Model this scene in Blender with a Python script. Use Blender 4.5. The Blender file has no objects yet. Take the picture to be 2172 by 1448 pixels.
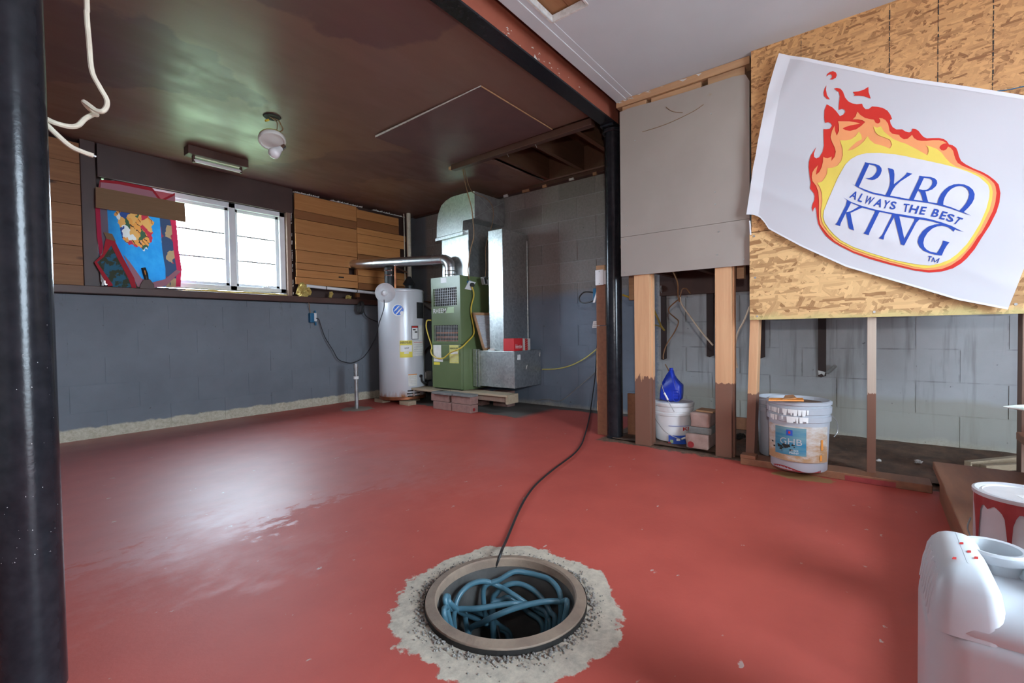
import bpy, bmesh, math, random
from mathutils import Vector, Matrix, noise as mnoise
from mathutils.geometry import tessellate_polygon
random.seed(7)
SC = bpy.context.scene
COL = SC.collection

# ------------------------------------------------------------------ camera
FPX, CAMZ = 973.17, 0.75
YAW, PITCH, ROLL = (math.radians(a) for a in (38.302, 1.328, -0.828))
def _basis():
    cy, sy = math.cos(YAW), math.sin(YAW); cp, sp = math.cos(PITCH), math.sin(PITCH); cr, sr = math.cos(ROLL), math.sin(ROLL)
    A = Matrix(((sy, -cy, 0), (0, 0, -1), (cy, sy, 0)))
    P = Matrix(((1, 0, 0), (0, cp, -sp), (0, sp, cp)))
    Q = Matrix(((cr, -sr, 0), (sr, cr, 0), (0, 0, 1)))
    return Q @ P @ A
CM = _basis()
CAM = Vector((0, 0, CAMZ))
def at(ax, v, x, y):
    """point of the plane (axis ax = v) that the photograph shows at pixel x, y (2172 x 1448)"""
    d = CM.transposed() @ Vector(((x - 1086) / FPX, (y - 724) / FPX, 1))
    return CAM + d * ((v - CAM[ax]) / d[ax])
cam = bpy.data.objects.new('camera', bpy.data.cameras.new('camera'))
COL.objects.link(cam)
cam.data.sensor_width = 36; cam.data.lens = FPX * 36 / 2172; cam.data.clip_start = 0.02; cam.data.clip_end = 300
r_, d_, f_ = Vector(CM[0]), Vector(CM[1]), Vector(CM[2])
cam.matrix_world = Matrix.Translation(CAM) @ Matrix((r_, -d_, -f_)).transposed().to_4x4()
SC.camera = cam

# ------------------------------------------------------------------ light
SC.view_settings.view_transform = 'Standard'
SC.view_settings.look = 'None'
SC.view_settings.gamma = 1.0
SC.view_settings.use_curve_mapping = False
SC.view_settings.exposure = -0.08
W = bpy.data.worlds.new('overcast_sky'); SC.world = W; W.use_nodes = True
bg = W.node_tree.nodes['Background']; bg.inputs[0].default_value = (0.69, 0.85, 1.0, 1); bg.inputs[1].default_value = 40.0
def portal(name, loc, rot, sx, sy):                # guides the sky light through an opening, gives no light itself
    l = bpy.data.lights.new(name, 'AREA'); l.shape = 'RECTANGLE'; l.size = sx; l.size_y = sy; l.cycles.is_portal = True
    o = bpy.data.objects.new(name, l); COL.objects.link(o); o.location = loc; o.rotation_euler = rot
portal('window_daylight', (1.52, 4.66, 1.55), (math.radians(-90), 0, 0), 1.36, 0.78)
portal('doorway_daylight', (1.05, -2.05, 1.025), (math.radians(90), 0, 0), 1.1, 2.05)
fl = bpy.data.lights.new('flash_lamp', 'SPOT'); fl.energy = 78; fl.spot_size = math.radians(112); fl.spot_blend = 0.75; fl.shadow_soft_size = 0.03
fo = bpy.data.objects.new('flash_lamp', fl); COL.objects.link(fo); fo.location = (-0.02, -0.05, 0.965)
fo.rotation_euler = (Vector((2.8, 1.4, 1.75)) - Vector(fo.location)).to_track_quat('-Z', 'Y').to_euler()

# ------------------------------------------------------------------ materials
class NT:
    def __init__(s, name):
        s.m = bpy.data.materials.new(name); s.m.use_nodes = True; s.t = s.m.node_tree
        s.b = s.t.nodes['Principled BSDF']; s.out = s.t.nodes['Material Output']
    def n(s, typ, props=None, **ins):
        nd = s.t.nodes.new('ShaderNode' + typ)
        for k, v in (props or {}).items(): setattr(nd, k, v)
        for k, v in ins.items():
            key = int(k[1:]) if k[0] == '_' else k
            s.put(nd.inputs[key], v)
        return nd
    def put(s, sock, v):
        if isinstance(v, bpy.types.NodeSocket): s.t.links.new(v, sock)
        elif isinstance(v, bpy.types.Node): s.t.links.new(v.outputs[0], sock)
        else:
            if isinstance(v, (tuple, list)) and len(v) == 3 and sock.type == 'RGBA': v = (*v, 1)
            sock.default_value = v
    def set(s, **k):
        for a, v in k.items(): s.put(s.b.inputs[a.replace('_', ' ')], v)
    def pos(s): return s.n('NewGeometry').outputs['Position']
    def objc(s): return s.n('TexCoord').outputs['Object']
    def map(s, v, scale=(1, 1, 1), loc=(0, 0, 0), rot=(0, 0, 0)): return s.n('Mapping', None, _0=v, _1=loc, _2=rot, _3=scale).outputs[0]
    def noise(s, v, scale, detail=4, rough=0.55, dist=0.0): return s.n('TexNoise', None, Vector=v, Scale=scale, Detail=detail, Roughness=rough, Distortion=dist).outputs[0]
    def math(s, op, a, b=0.0, c=0.0, clamp=False): return s.n('Math', {'operation': op, 'use_clamp': clamp}, _0=a, _1=b, _2=c).outputs[0]
    def ramp(s, f, a, b): return s.n('MapRange', {'clamp': True}, _0=f, _1=a, _2=b).outputs[0]
    def mix(s, f, a, b):
        nd = s.t.nodes.new('ShaderNodeMix'); nd.data_type = 'RGBA'; s.put(nd.inputs[0], f); s.put(nd.inputs[6], a); s.put(nd.inputs[7], b); return nd.outputs[2]
    def xyz(s, v):
        nd = s.n('SeparateXYZ', None, _0=v); return nd.outputs
    def bump(s, h, strength=0.3, dist=0.01): s.put(s.b.inputs['Normal'], s.n('Bump', None, Strength=strength, Distance=dist, Height=h).outputs[0])

def pm(name, c1, c2=None, scale=8.0, rough=0.6, metal=0.0, bump=0.0, stretch=(1, 1, 1), bscale=None, spec=0.5, lo=0.35, hi=0.65, world=False, coat=0.0):
    t = NT(name); c2 = c2 or tuple(x * 0.8 for x in c1)
    v = t.map(t.pos() if world else t.objc(), stretch)
    t.set(Base_Color=t.mix(t.ramp(t.noise(v, scale), lo, hi), c1, c2), Roughness=rough, Metallic=metal)
    t.b.inputs['Specular IOR Level'].default_value = spec
    t.b.inputs['Coat Weight'].default_value = coat
    if bump: t.bump(t.noise(v, bscale or scale * 6), bump, 0.004)
    return t.m

def wood(name, c1, c2, axis, knots=True, rough=0.65, tone=0.25, dark=(0.10, 0.045, 0.02)):
    """grain runs along world axis; a per-object tone shift tells boards apart"""
    t = NT(name); st = [14, 14, 14]; st[axis] = 0.7
    p = t.pos(); rnd = t.n('ObjectInfo').outputs['Random']
    off = t.n('CombineXYZ', None, _0=t.math('MULTIPLY', rnd, 13.0), _1=t.math('MULTIPLY', rnd, 7.0), _2=t.math('MULTIPLY', rnd, 29.0))
    v0 = t.n('VectorMath', {'operation': 'ADD'}, _0=p, _1=off).outputs[0]
    v = t.map(v0, st)
    g = t.noise(v, 2.2, 6, 0.65, 0.8)
    col = t.mix(t.ramp(g, 0.3, 0.72), c1, c2)
    if knots:
        ks = [9, 9, 9]; ks[axis] = 3.5
        k = t.n('TexVoronoi', None, Vector=t.map(v0, ks), Scale=0.75).outputs[0]
        col = t.mix(t.ramp(k, 0.13, 0.05), col, dark)
    h = t.n('HueSaturation', None, Value=t.math('ADD', t.math('MULTIPLY', rnd, 2 * tone), 1.0 - tone), Color=col)
    t.set(Base_Color=h.outputs[0], Roughness=rough); t.bump(g, 0.15, 0.004)
    return t.m

MAT = {}
def mk():
    M = MAT
    M['brown_paint'] = pm('brown_paint', (0.085, 0.036, 0.024), (0.065, 0.028, 0.02), 5, 0.5, bump=0.08)
    M['brown_step'] = pm('brown_step_paint', (0.27, 0.115, 0.058), (0.215, 0.09, 0.047), 6, 0.5, bump=0.06, stretch=(1, 6, 6))
    M['dark_brown'] = pm('dark_brown_paint', (0.076, 0.040, 0.033), (0.06, 0.032, 0.028), 4, 0.5, bump=0.08)
    M['strip_brown'] = pm('dark_strip_paint', (0.034, 0.015, 0.012), (0.022, 0.011, 0.010), 6, 0.6)
    M['black_pole'] = pm('black_gloss_paint', (0.010, 0.011, 0.014), (0.018, 0.018, 0.022), 30, 0.20, bump=0.14, bscale=45, spec=0.27)
    M['red_oxide'] = pm('red_oxide_paint', (0.34, 0.095, 0.058), (0.29, 0.078, 0.048), 6, 0.6)
    M['white_trim'] = pm('white_vinyl', (0.80, 0.81, 0.82), (0.72, 0.73, 0.75), 5, 0.4)
    M['white_paint'] = pm('white_wall_paint', (0.72, 0.71, 0.68), (0.66, 0.65, 0.61), 3, 0.6, bump=0.05)
    M['white_plastic'] = pm('white_plastic', (0.78, 0.79, 0.80), (0.70, 0.71, 0.72), 6, 0.4)
    M['black'] = pm('black_plastic', (0.012, 0.012, 0.013), (0.02, 0.02, 0.02), 10, 0.5)
    M['dark'] = pm('dark_interior', (0.012, 0.011, 0.010), (0.02, 0.017, 0.014), 10, 0.8)
    M['chrome'] = pm('chrome', (0.8, 0.8, 0.8), (0.7, 0.7, 0.72), 10, 0.15, 1.0)
    M['brushed'] = pm('vent_pipe_metal', (0.74, 0.75, 0.76), (0.6, 0.61, 0.63), 12, 0.30, 1.0)
    M['alu'] = pm('lamp_aluminium', (0.80, 0.81, 0.82), (0.7, 0.71, 0.73), 12, 0.4, 0.35)
    M['copper'] = pm('copper', (0.42, 0.16, 0.07), (0.25, 0.09, 0.05), 15, 0.4, 0.8)
    M['steel'] = pm('old_steel', (0.42, 0.42, 0.42), (0.28, 0.27, 0.26), 14, 0.45, 0.7, bump=0.1)
    M['bulb'] = pm('frosted_bulb', (0.85, 0.86, 0.88), (0.8, 0.81, 0.83), 4, 0.3)
    M['porcelain'] = pm('porcelain', (0.74, 0.74, 0.72), (0.68, 0.68, 0.64), 5, 0.3)
    M['brass'] = pm('yellowed_back', (0.45, 0.38, 0.13), (0.35, 0.29, 0.1), 8, 0.5)
    M['cream_wire'] = pm('cream_cable', (0.70, 0.66, 0.52), (0.60, 0.53, 0.42), 25, 0.5)
    M['yellow_cord'] = pm('yellow_cord', (0.68, 0.50, 0.06), (0.60, 0.42, 0.05), 12, 0.45)
    M['brown_wire'] = pm('brown_wire', (0.26, 0.15, 0.07), (0.2, 0.11, 0.05), 12, 0.5)
    M['grey_wire'] = pm('grey_wire', (0.3, 0.3, 0.29), (0.22, 0.21, 0.2), 12, 0.5)
    M['green_enamel'] = pm('green_enamel', (0.132, 0.178, 0.078), (0.115, 0.155, 0.068), 3, 0.33, bump=0.03)
    M['light_green'] = pm('pale_green_print', (0.33, 0.46, 0.24), (0.3, 0.42, 0.22), 6, 0.4)
    M['print_white'] = pm('white_print', (0.80, 0.80, 0.79), (0.74, 0.74, 0.72), 30, 0.55)
    M['paper'] = pm('label_paper', (0.72, 0.71, 0.67), (0.62, 0.60, 0.54), 20, 0.7)
    M['yellow_label'] = pm('yellow_label', (0.76, 0.66, 0.06), (0.70, 0.58, 0.06), 12, 0.5)
    M['pale_yellow'] = pm('faded_yellow_label', (0.66, 0.62, 0.20), (0.58, 0.53, 0.15), 20, 0.6)
    M['print_black'] = pm('black_print', (0.015, 0.015, 0.015), (0.03, 0.03, 0.03), 30, 0.5)
    M['print_grey'] = pm('grey_print', (0.40, 0.40, 0.41), (0.5, 0.5, 0.5), 60, 0.6)
    M['print_red'] = pm('red_print', (0.60, 0.025, 0.02), (0.5, 0.02, 0.02), 30, 0.5)
    M['print_blue'] = pm('blue_print', (0.02, 0.07, 0.40), (0.03, 0.10, 0.48), 14, 0.5)
    M['print_orange'] = pm('orange_print', (0.75, 0.28, 0.05), (0.7, 0.25, 0.05), 14, 0.5)
    M['heater_logo'] = pm('blue_swirl_print', (0.03, 0.10, 0.55), (0.10, 0.30, 0.75), 60, 0.35)
    M['red_card'] = pm('red_carton', (0.60, 0.025, 0.03), (0.54, 0.02, 0.025), 8, 0.5)
    M['white_card'] = pm('white_carton', (0.70, 0.68, 0.64), (0.62, 0.60, 0.55), 8, 0.6)
    M['brick'] = pm('red_concrete_brick', (0.33, 0.185, 0.155), (0.25, 0.14, 0.12), 22, 0.85, bump=0.5, bscale=120)
    M['brick_pink'] = pm('weathered_brick', (0.40, 0.265, 0.225), (0.30, 0.195, 0.165), 14, 0.85, bump=0.5, bscale=90)
    M['grey_stone'] = pm('grey_paver', (0.22, 0.22, 0.21), (0.16, 0.16, 0.15), 18, 0.9, bump=0.5, bscale=110)
    M['pine_x'] = wood('pine_boards', (0.52, 0.228, 0.072), (0.42, 0.165, 0.045), 0, knots=False, tone=0.12)
    M['pine_dark'] = wood('pine_boards_dark', (0.27, 0.10, 0.028), (0.22, 0.08, 0.022), 0, knots=False, tone=0.1)
    M['cedar'] = wood('cedar_planks', (0.33, 0.145, 0.055), (0.23, 0.095, 0.035), 0, knots=True, tone=0.1, dark=(0.07, 0.03, 0.015))
    M['rough_y'] = wood('rough_lumber', (0.50, 0.29, 0.15), (0.36, 0.19, 0.10), 1, knots=True, tone=0.15)
    M['pale_board'] = wood('weathered_board', (0.48, 0.38, 0.26), (0.36, 0.27, 0.18), 1, knots=False, tone=0.1)
    M['old_x'] = wood('old_joist', (0.11, 0.05, 0.024), (0.08, 0.036, 0.018), 0, knots=False)
    M['weathered_z'] = wood('weathered_stud', (0.25, 0.16, 0.115), (0.18, 0.11, 0.08), 2, knots=False)
    M['deck_x'] = wood('stained_deck_board', (0.36, 0.18, 0.08), (0.25, 0.12, 0.055), 0, knots=False)
    M['cardboard'] = pm('cardboard', (0.235, 0.135, 0.07), (0.21, 0.12, 0.06), 6, 0.8, stretch=(1, 1, 30))
    M['foam'] = pm('yellow_insulation', (0.62, 0.47, 0.15), (0.45, 0.30, 0.08), 40, 0.9, bump=0.8)
    M['blue_plastic'] = pm('blue_plastic', (0.012, 0.045, 0.50), (0.01, 0.035, 0.42), 8, 0.35)
    M['outlet_blue'] = pm('blue_outlet_box', (0.01, 0.12, 0.25), (0.01, 0.10, 0.2), 8, 0.45)
    M['hose'] = pm('blue_hose', (0.085, 0.20, 0.265), (0.068, 0.165, 0.22), 20, 0.32)
    M['pit_wall'] = pm('pit_liner', (0.11, 0.105, 0.10), (0.05, 0.048, 0.045), 9, 0.6, bump=0.2)
    M['pit_rim'] = pm('rusty_rim', (0.30, 0.225, 0.165), (0.22, 0.16, 0.12), 18, 0.7, bump=0.3)
    M['gravel'] = pm('gravel', (0.30, 0.28, 0.25), (0.17, 0.155, 0.14), 55, 0.9)
    M['plaster'] = pm('torn_plaster', (0.70, 0.69, 0.67), (0.55, 0.53, 0.51), 40, 0.9, bump=0.6)
    M['zinc_pail'] = pm('dull_pail', (0.46, 0.48, 0.53), (0.40, 0.42, 0.46), 6, 0.45)
    M['drip_red'] = pm('dried_red_paint', (0.25, 0.025, 0.03), (0.32, 0.04, 0.04), 25, 0.35)
    M['tin'] = pm('paint_can_tin', (0.62, 0.63, 0.66), (0.52, 0.53, 0.56), 8, 0.4, 0.15)
    M['filter_media'] = pm('filter_fabric', (0.52, 0.52, 0.54), (0.42, 0.42, 0.44), 30, 0.9, bump=0.6, stretch=(1, 1, 3))
    M['lawn'] = pm('lawn', (0.20, 0.28, 0.135), (0.15, 0.215, 0.10), 3, 0.9, world=True)
    M['driveway'] = pm('driveway_concrete', (0.40, 0.39, 0.37), (0.34, 0.33, 0.31), 3, 0.9, world=True)
    M['bristle'] = pm('brush_bristle', (0.78, 0.82, 0.78), (0.42, 0.70, 0.56), 14, 0.8, stretch=(6, 1, 1), lo=0.5, hi=0.72)

    # galvanised sheet: spangle
    t = NT('galvanised_sheet'); v = t.n('TexVoronoi', None, Vector=t.pos(), Scale=55.0).outputs['Color']
    sp = t.n('SeparateColor', None, _0=v).outputs[0]
    t.set(Base_Color=t.mix(sp, (0.50, 0.53, 0.53), (0.66, 0.69, 0.68)), Metallic=0.92, Roughness=t.math('ADD', 0.26, t.math('MULTIPLY', t.noise(t.pos(), 6), 0.2)))
    M['galv'] = t.m

    # floor: red paint, old faded coat near the window, bare concrete round the pit and under the appliances
    t = NT('red_floor_paint'); p = t.pos(); x, y, z = t.xyz(p)
    big = t.noise(p, 2.2, 6, 0.6); fine = t.noise(p, 38, 5, 0.6)
    red = t.mix(t.ramp(t.noise(p, 5, 5), 0.35, 0.65), (0.50, 0.090, 0.066), (0.45, 0.078, 0.058))
    old = t.mix(t.ramp(t.noise(p, 9, 6), 0.35, 0.7), (0.46, 0.083, 0.066), (0.40, 0.072, 0.060))
    edge = t.math('ADD', t.math('ADD', y, t.math('MULTIPLY', x, 0.10)), t.math('MULTIPLY', t.math('SUBTRACT', big, 0.5), 1.1))
    fed = t.math('ADD', edge, t.math('MULTIPLY', t.math('SUBTRACT', t.noise(t.map(p, (1, 1.6, 1)), 13, 6, 0.65), 0.5), 0.9))
    soft = t.ramp(t.noise(p, 1.3, 2), 0.42, 0.6)
    mold = t.math('MULTIPLY', t.n('Mix', None, _0=soft, _2=t.ramp(fed, 1.55, 2.30), _3=t.ramp(fed, 1.97, 2.06)).outputs[0], t.ramp(t.math('ADD', x, t.math('MULTIPLY', t.math('SUBTRACT', big, 0.5), 0.9)), 2.15, 1.55))
    col = t.mix(mold, red, old)
    chip = t.math('MULTIPLY', t.ramp(t.noise(t.map(p, (1, 1.8, 1)), 15, 3, 0.5), 0.70, 0.72), t.ramp(fine, 0.48, 0.56))
    col = t.mix(chip, col, (0.50, 0.36, 0.32))
    conc = t.mix(t.ramp(t.noise(p, 30, 8, 0.75), 0.35, 0.7), (0.60, 0.53, 0.42), (0.34, 0.30, 0.25))
    dx = t.math('SUBTRACT', x, 0.975); dy = t.math('SUBTRACT', y, 0.805)
    dist = t.math('SQRT', t.math('ADD', t.math('MULTIPLY', dx, dx), t.math('MULTIPLY', dy, dy)))
    rr = t.math('ADD', dist, t.math('ADD', t.math('MULTIPLY', t.math('SUBTRACT', t.noise(p, 7, 6, 0.65), 0.5), 0.16), 0.0))
    ring = t.ramp(rr, 0.312, 0.306)
    col = t.mix(ring, col, conc)
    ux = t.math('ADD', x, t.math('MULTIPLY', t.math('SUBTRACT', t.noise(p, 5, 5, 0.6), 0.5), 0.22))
    bare = t.math('MULTIPLY', t.ramp(t.math('ADD', x, t.math('MULTIPLY', t.math('SUBTRACT', t.noise(p, 11, 5, 0.6), 0.5), 0.16)), 2.785, 2.80), t.ramp(y, 1.50, 1.47))
    col = t.mix(bare, col, t.mix(t.ramp(fine, 0.4, 0.62), (0.20, 0.125, 0.085), (0.10, 0.065, 0.045)))
    ox = t.math('SUBTRACT', x, 2.675); oy = t.math('MULTIPLY', t.math('SUBTRACT', y, 0.28), 0.45)
    od = t.math('ADD', t.math('SQRT', t.math('ADD', t.math('MULTIPLY', ox, ox), t.math('MULTIPLY', oy, oy))), t.math('MULTIPLY', t.math('SUBTRACT', t.noise(p, 22, 4), 0.5), 0.06))
    col = t.mix(t.ramp(od, 0.062, 0.055), col, (0.36, 0.19, 0.08))
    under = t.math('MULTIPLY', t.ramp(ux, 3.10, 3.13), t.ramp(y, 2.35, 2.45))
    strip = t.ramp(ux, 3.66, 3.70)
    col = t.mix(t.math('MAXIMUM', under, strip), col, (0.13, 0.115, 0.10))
    sx = t.math('SUBTRACT', x, 2.6); sy = t.math('SUBTRACT', y, 4.02)
    sd = t.math('ADD', t.math('SQRT', t.math('ADD', t.math('MULTIPLY', sx, sx), t.math('MULTIPLY', sy, sy))), t.math('MULTIPLY', t.math('SUBTRACT', t.noise(p, 14, 4), 0.5), 0.2))
    col = t.mix(t.ramp(sd, 0.15, 0.14), col, (0.30, 0.24, 0.19))
    dry = t.math('MAXIMUM', ring, under)
    ro = t.n('Mix', None, _0=mold, _2=0.58, _3=t.math('ADD', 0.38, t.math('MULTIPLY', t.noise(p, 4, 6), 0.25))).outputs[0]
    ro = t.n('Mix', None, _0=dry, _2=ro, _3=0.9).outputs[0]
    t.set(Base_Color=col, Roughness=ro); t.put(t.b.inputs['Specular IOR Level'], t.n('Mix', None, _0=mold, _2=0.45, _3=0.9).outputs[0]); t.put(t.b.inputs['Coat Weight'], t.math('MULTIPLY', mold, 0.55)); t.b.inputs['Coat Roughness'].default_value = 0.42; t.b.inputs['Coat IOR'].default_value = 1.7
    t.bump(t.math('ADD', t.math('MULTIPLY', t.noise(p, 60, 4), 0.5), t.math('MULTIPLY', t.math('MULTIPLY', ring, fine), 2.0)), 0.22, 0.004)
    M['floor'] = t.m

    # brown ceiling: uneven roller coats, glossy in places
    t = NT('brown_ceiling_paint'); p = t.pos(); x, y, z = t.xyz(p)
    a = t.noise(t.map(p, (1.0, 1.0, 1)), 0.75, 3, 0.45); b = t.noise(t.map(p, (1, 4.0, 1)), 2.2, 5, 0.6)
    jag = t.math('MULTIPLY', t.math('SUBTRACT', t.noise(p, 6, 4, 0.6), 0.5), 0.10)
    sw = t.math('ADD', a, jag)
    m1 = t.ramp(sw, 0.535, 0.55)
    col = t.mix(m1, (0.190, 0.103, 0.078), (0.130, 0.064, 0.060))
    col = t.mix(t.math('MULTIPLY', t.ramp(b, 0.45, 0.75), 0.35), col, (0.150, 0.080, 0.063))
    gl = t.math('ADD', t.math('MULTIPLY', t.noise(t.map(p, (1, 2.2, 1)), 1.9, 5, 0.6), 0.8), t.math('MULTIPLY', b, 0.2))
    ro = t.n('Mix', None, _0=t.ramp(gl, 0.45, 0.56), _2=0.36, _3=0.47).outputs[0]
    t.set(Base_Color=col, Roughness=ro); t.bump(t.noise(p, 90, 3), 0.06, 0.003)
    M['ceiling'] = t.m
    M['maroon_board'] = pm('maroon_patch_board', (0.135, 0.066, 0.064), (0.112, 0.056, 0.056), 6, 0.5, bump=0.15)

    t = NT('grey_white_drywall'); p = t.pos()
    t.set(Base_Color=t.mix(t.ramp(t.noise(p, 1.2, 4), 0.4, 0.65), (0.55, 0.585, 0.615), (0.50, 0.53, 0.56)), Roughness=0.75); t.bump(t.noise(p, 120, 3), 0.05, 0.003)
    M['white_ceiling'] = t.m
    t = NT('torn_drywall_paper'); p = t.pos()
    st = t.math('MULTIPLY', t.ramp(t.noise(p, 4.5, 2), 0.70, 0.74), t.ramp(t.noise(p, 30, 4), 0.4, 0.6))
    t.set(Base_Color=t.mix(st, t.mix(t.ramp(t.noise(p, 2), 0.35, 0.65), (0.345, 0.29, 0.255), (0.305, 0.255, 0.225)), (0.30, 0.17, 0.07)), Roughness=0.85); t.bump(t.noise(p, 150, 2), 0.08, 0.002)
    M['drywall'] = t.m

    # concrete block: bare grey above, blue-grey paint below, whitewash in the crawl space, salts at the foot
    def blockmat(name, bare, bare2, joint=1.0):
        t = NT(name); p = t.pos(); x, y, z = t.xyz(p); rnd = t.n('ObjectInfo').outputs['Random']
        n1 = t.noise(p, 3, 6, 0.6); n2 = t.noise(p, 45, 5, 0.7)
        g = t.mix(t.ramp(n2, 0.35, 0.7), bare, bare2)
        g = t.n('HueSaturation', None, Value=t.math('ADD', 0.88, t.math('MULTIPLY', rnd, 0.24)), Color=g).outputs[0]
        blue = t.mix(t.ramp(y, 3.9, 4.4), t.mix(t.ramp(n1, 0.35, 0.7), (0.185, 0.225, 0.285), (0.15, 0.185, 0.235)), t.mix(t.ramp(n1, 0.35, 0.7), (0.172, 0.190, 0.215), (0.138, 0.153, 0.174)))
        zz = t.math('ADD', z, t.math('MULTIPLY', t.math('SUBTRACT', n1, 0.5), 0.14))
        left = t.ramp(y, 4.3, 4.35)
        col = t.mix(t.math('MAXIMUM', t.ramp(zz, 1.14, 1.04), left), g, blue)
        scuff = t.math('MULTIPLY', t.math('MULTIPLY', left, t.ramp(t.noise(t.map(p, (3, 1, 1)), 3.2, 5, 0.7), 0.62, 0.72)), t.ramp(z, 0.7, 1.0))
        col = t.mix(t.math('MULTIPLY', scuff, 0.5), col, (0.07, 0.06, 0.055))
        white = t.mix(t.ramp(n1, 0.3, 0.75), (0.43, 0.44, 0.455), (0.33, 0.335, 0.335))
        if joint < 1: white = t.mix(t.math('MULTIPLY', t.ramp(t.noise(p, 5, 4), 0.46, 0.62), 0.55), white, (0.10, 0.095, 0.09))
        drip = t.noise(t.map(p, (1, 9, 0.7)), 1.6, 4, 0.6)
        white = t.mix(t.math('MULTIPLY', t.ramp(drip, 0.54, 0.72), 0.65), white, (0.14, 0.13, 0.12))
        white = t.mix(t.math('MULTIPLY', t.ramp(t.math('ADD', z, t.math('MULTIPLY', n1, 0.15)), 0.38, 0.34), 0.65), white, (0.30, 0.28, 0.22))
        col = t.mix(t.ramp(t.math('ADD', y, t.math('MULTIPLY', t.math('SUBTRACT', n2, 0.5), 0.08)), 1.45, 1.42), col, white)
        foot = t.math('MULTIPLY', left, t.ramp(t.math('ADD', z, t.math('MULTIPLY', t.math('SUBTRACT', t.noise(p, 10, 5), 0.5), 0.06)), 0.092, 0.078))
        foot = t.math('MAXIMUM', foot, t.math('MULTIPLY', t.ramp(zz, 0.05, 0.0), 0.6))
        col = t.mix(foot, col, t.mix(t.ramp(n2, 0.35, 0.65), (0.58, 0.53, 0.42), (0.40, 0.35, 0.25)))
        spk = t.ramp(t.noise(p, 26, 2, 0.5), 0.74, 0.77)
        col = t.mix(t.math('MULTIPLY', spk, 0.6), col, (0.06, 0.055, 0.05))
        t.set(Base_Color=col, Roughness=0.72); t.bump(n2, 0.22, 0.004)
        return t.m
    M['block'] = blockmat('concrete_block', (0.265, 0.243, 0.226), (0.195, 0.178, 0.166))
    M['mortar'] = blockmat('mortar_joint', (0.35, 0.33, 0.31), (0.28, 0.262, 0.25), 0.5)

    # two-tone stud: bare fir above, brown floor-splash paint below
    def studmat(name, zp, c1=(0.645, 0.36, 0.19), c2=(0.53, 0.27, 0.135), amp=0.1):
        t = NT(name); p = t.pos(); x, y, z = t.xyz(p)
        g = t.noise(t.map(p, (14, 14, 0.8)), 2.2, 6, 0.65, 0.8)
        col = t.mix(t.ramp(g, 0.3, 0.72), c1, c2)
        k = t.n('TexVoronoi', None, Vector=t.map(p, (9, 9, 3.2)), Scale=0.9).outputs[0]
        col = t.mix(t.ramp(k, 0.10, 0.05), col, (0.16, 0.06, 0.025))
        n = t.noise(t.map(p, (30, 30, 7)), 1.0, 4, 0.6)
        col = t.mix(t.ramp(t.math('ADD', z, t.math('MULTIPLY', t.math('SUBTRACT', n, 0.5), amp)), zp, zp - 0.004), col, (0.19, 0.085, 0.054))
        t.set(Base_Color=col, Roughness=0.65); t.bump(g, 0.15, 0.003)
        return t.m
    M['stud_a'] = studmat('fir_stud_a', 0.445, amp=0.25); M['stud_b'] = studmat('fir_stud_b', 0.43, amp=0.05)
    M['stud_c'] = studmat('fir_stud_c', 0.385, amp=0.05); M['stud_d'] = studmat('fir_stud_d', 0.42, (0.50, 0.39, 0.31), (0.38, 0.29, 0.23), 0.1)

    # oriented strand board: strands of several directions, one layer over the other
    def osb(name, dark, light, sc, edge):
        t = NT(name); p = t.pos(); x, y, z = t.xyz(p)
        warp = t.n('VectorMath', {'operation': 'SCALE'}, _0=t.n('VectorMath', {'operation': 'SUBTRACT'}, _0=t.n('TexNoise', None, Vector=p, Scale=14.0).outputs['Color'], _1=(0.5, 0.5, 0.5)).outputs[0], Scale=0.012).outputs[0]
        pw = t.n('VectorMath', {'operation': 'ADD'}, _0=p, _1=warp).outputs[0]
        f = None; ed = None
        for rot, ln, wd, loc in ((0.10, 10, 45, 0.0), (-0.30, 11, 52, 3.1), (0.45, 14, 60, 7.7), (-0.75, 16, 60, 5.2), (1.15, 17, 55, 9.4), (0.05, 13, 70, 12.3)):
            q = t.map(t.map(pw, rot=(rot, 0, 0)), (0.0, ln * sc, wd * sc), (0, loc, loc * 1.7))
            vo = t.n('TexVoronoi', {'voronoi_dimensions': '3D', 'distance': 'CHEBYCHEV'}, Vector=q, Scale=1.0, Randomness=0.9)
            c = t.n('SeparateColor', None, _0=vo.outputs['Color']).outputs
            g = t.noise(t.map(q, (1, 0.6, 5)), 2.0, 3, 0.6)
            val = t.math('ADD', t.math('MULTIPLY', c[0], 0.62), t.math('MULTIPLY', g, 0.42))
            if f is None: f = val
            else: f = t.n('Mix', None, _0=t.ramp(c[1], 0.60, 0.61), _2=f, _3=val).outputs[0]
        col = t.n('ValToRGB', None, Fac=f); cr = col.color_ramp
        cr.elements[0].position = 0.16; cr.elements[0].color = (*dark, 1)
        cr.elements[1].position = 0.78; cr.elements[1].color = (*light, 1)
        e = cr.elements.new(0.30); e.color = tuple(d + (l - d) * 0.40 for d, l in zip(dark, light)) + (1,)
        e = cr.elements.new(0.50); e.color = tuple(d + (l - d) * 0.74 for d, l in zip(dark, light)) + (1,)
        c = t.mix(t.math('MULTIPLY', t.ramp(t.noise(t.map(p, (1, 12, 30)), 3, 3), 0.68, 0.74), 0.7), col.outputs[0], tuple(d * 0.6 for d in dark))
        if edge:
            c = t.mix(t.math('MULTIPLY', t.ramp(t.math('ADD', z, t.math('MULTIPLY', t.noise(p, 9), 0.08)), 0.865, 0.835), 0.6), c, (0.50, 0.45, 0.18))
        t.set(Base_Color=c, Roughness=0.7); t.bump(f, 0.3, 0.003)
        return t.m
    M['osb_up'] = osb('strand_board_fine', (0.17, 0.06, 0.018), (0.62, 0.325, 0.13), 1.35, False)
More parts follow.
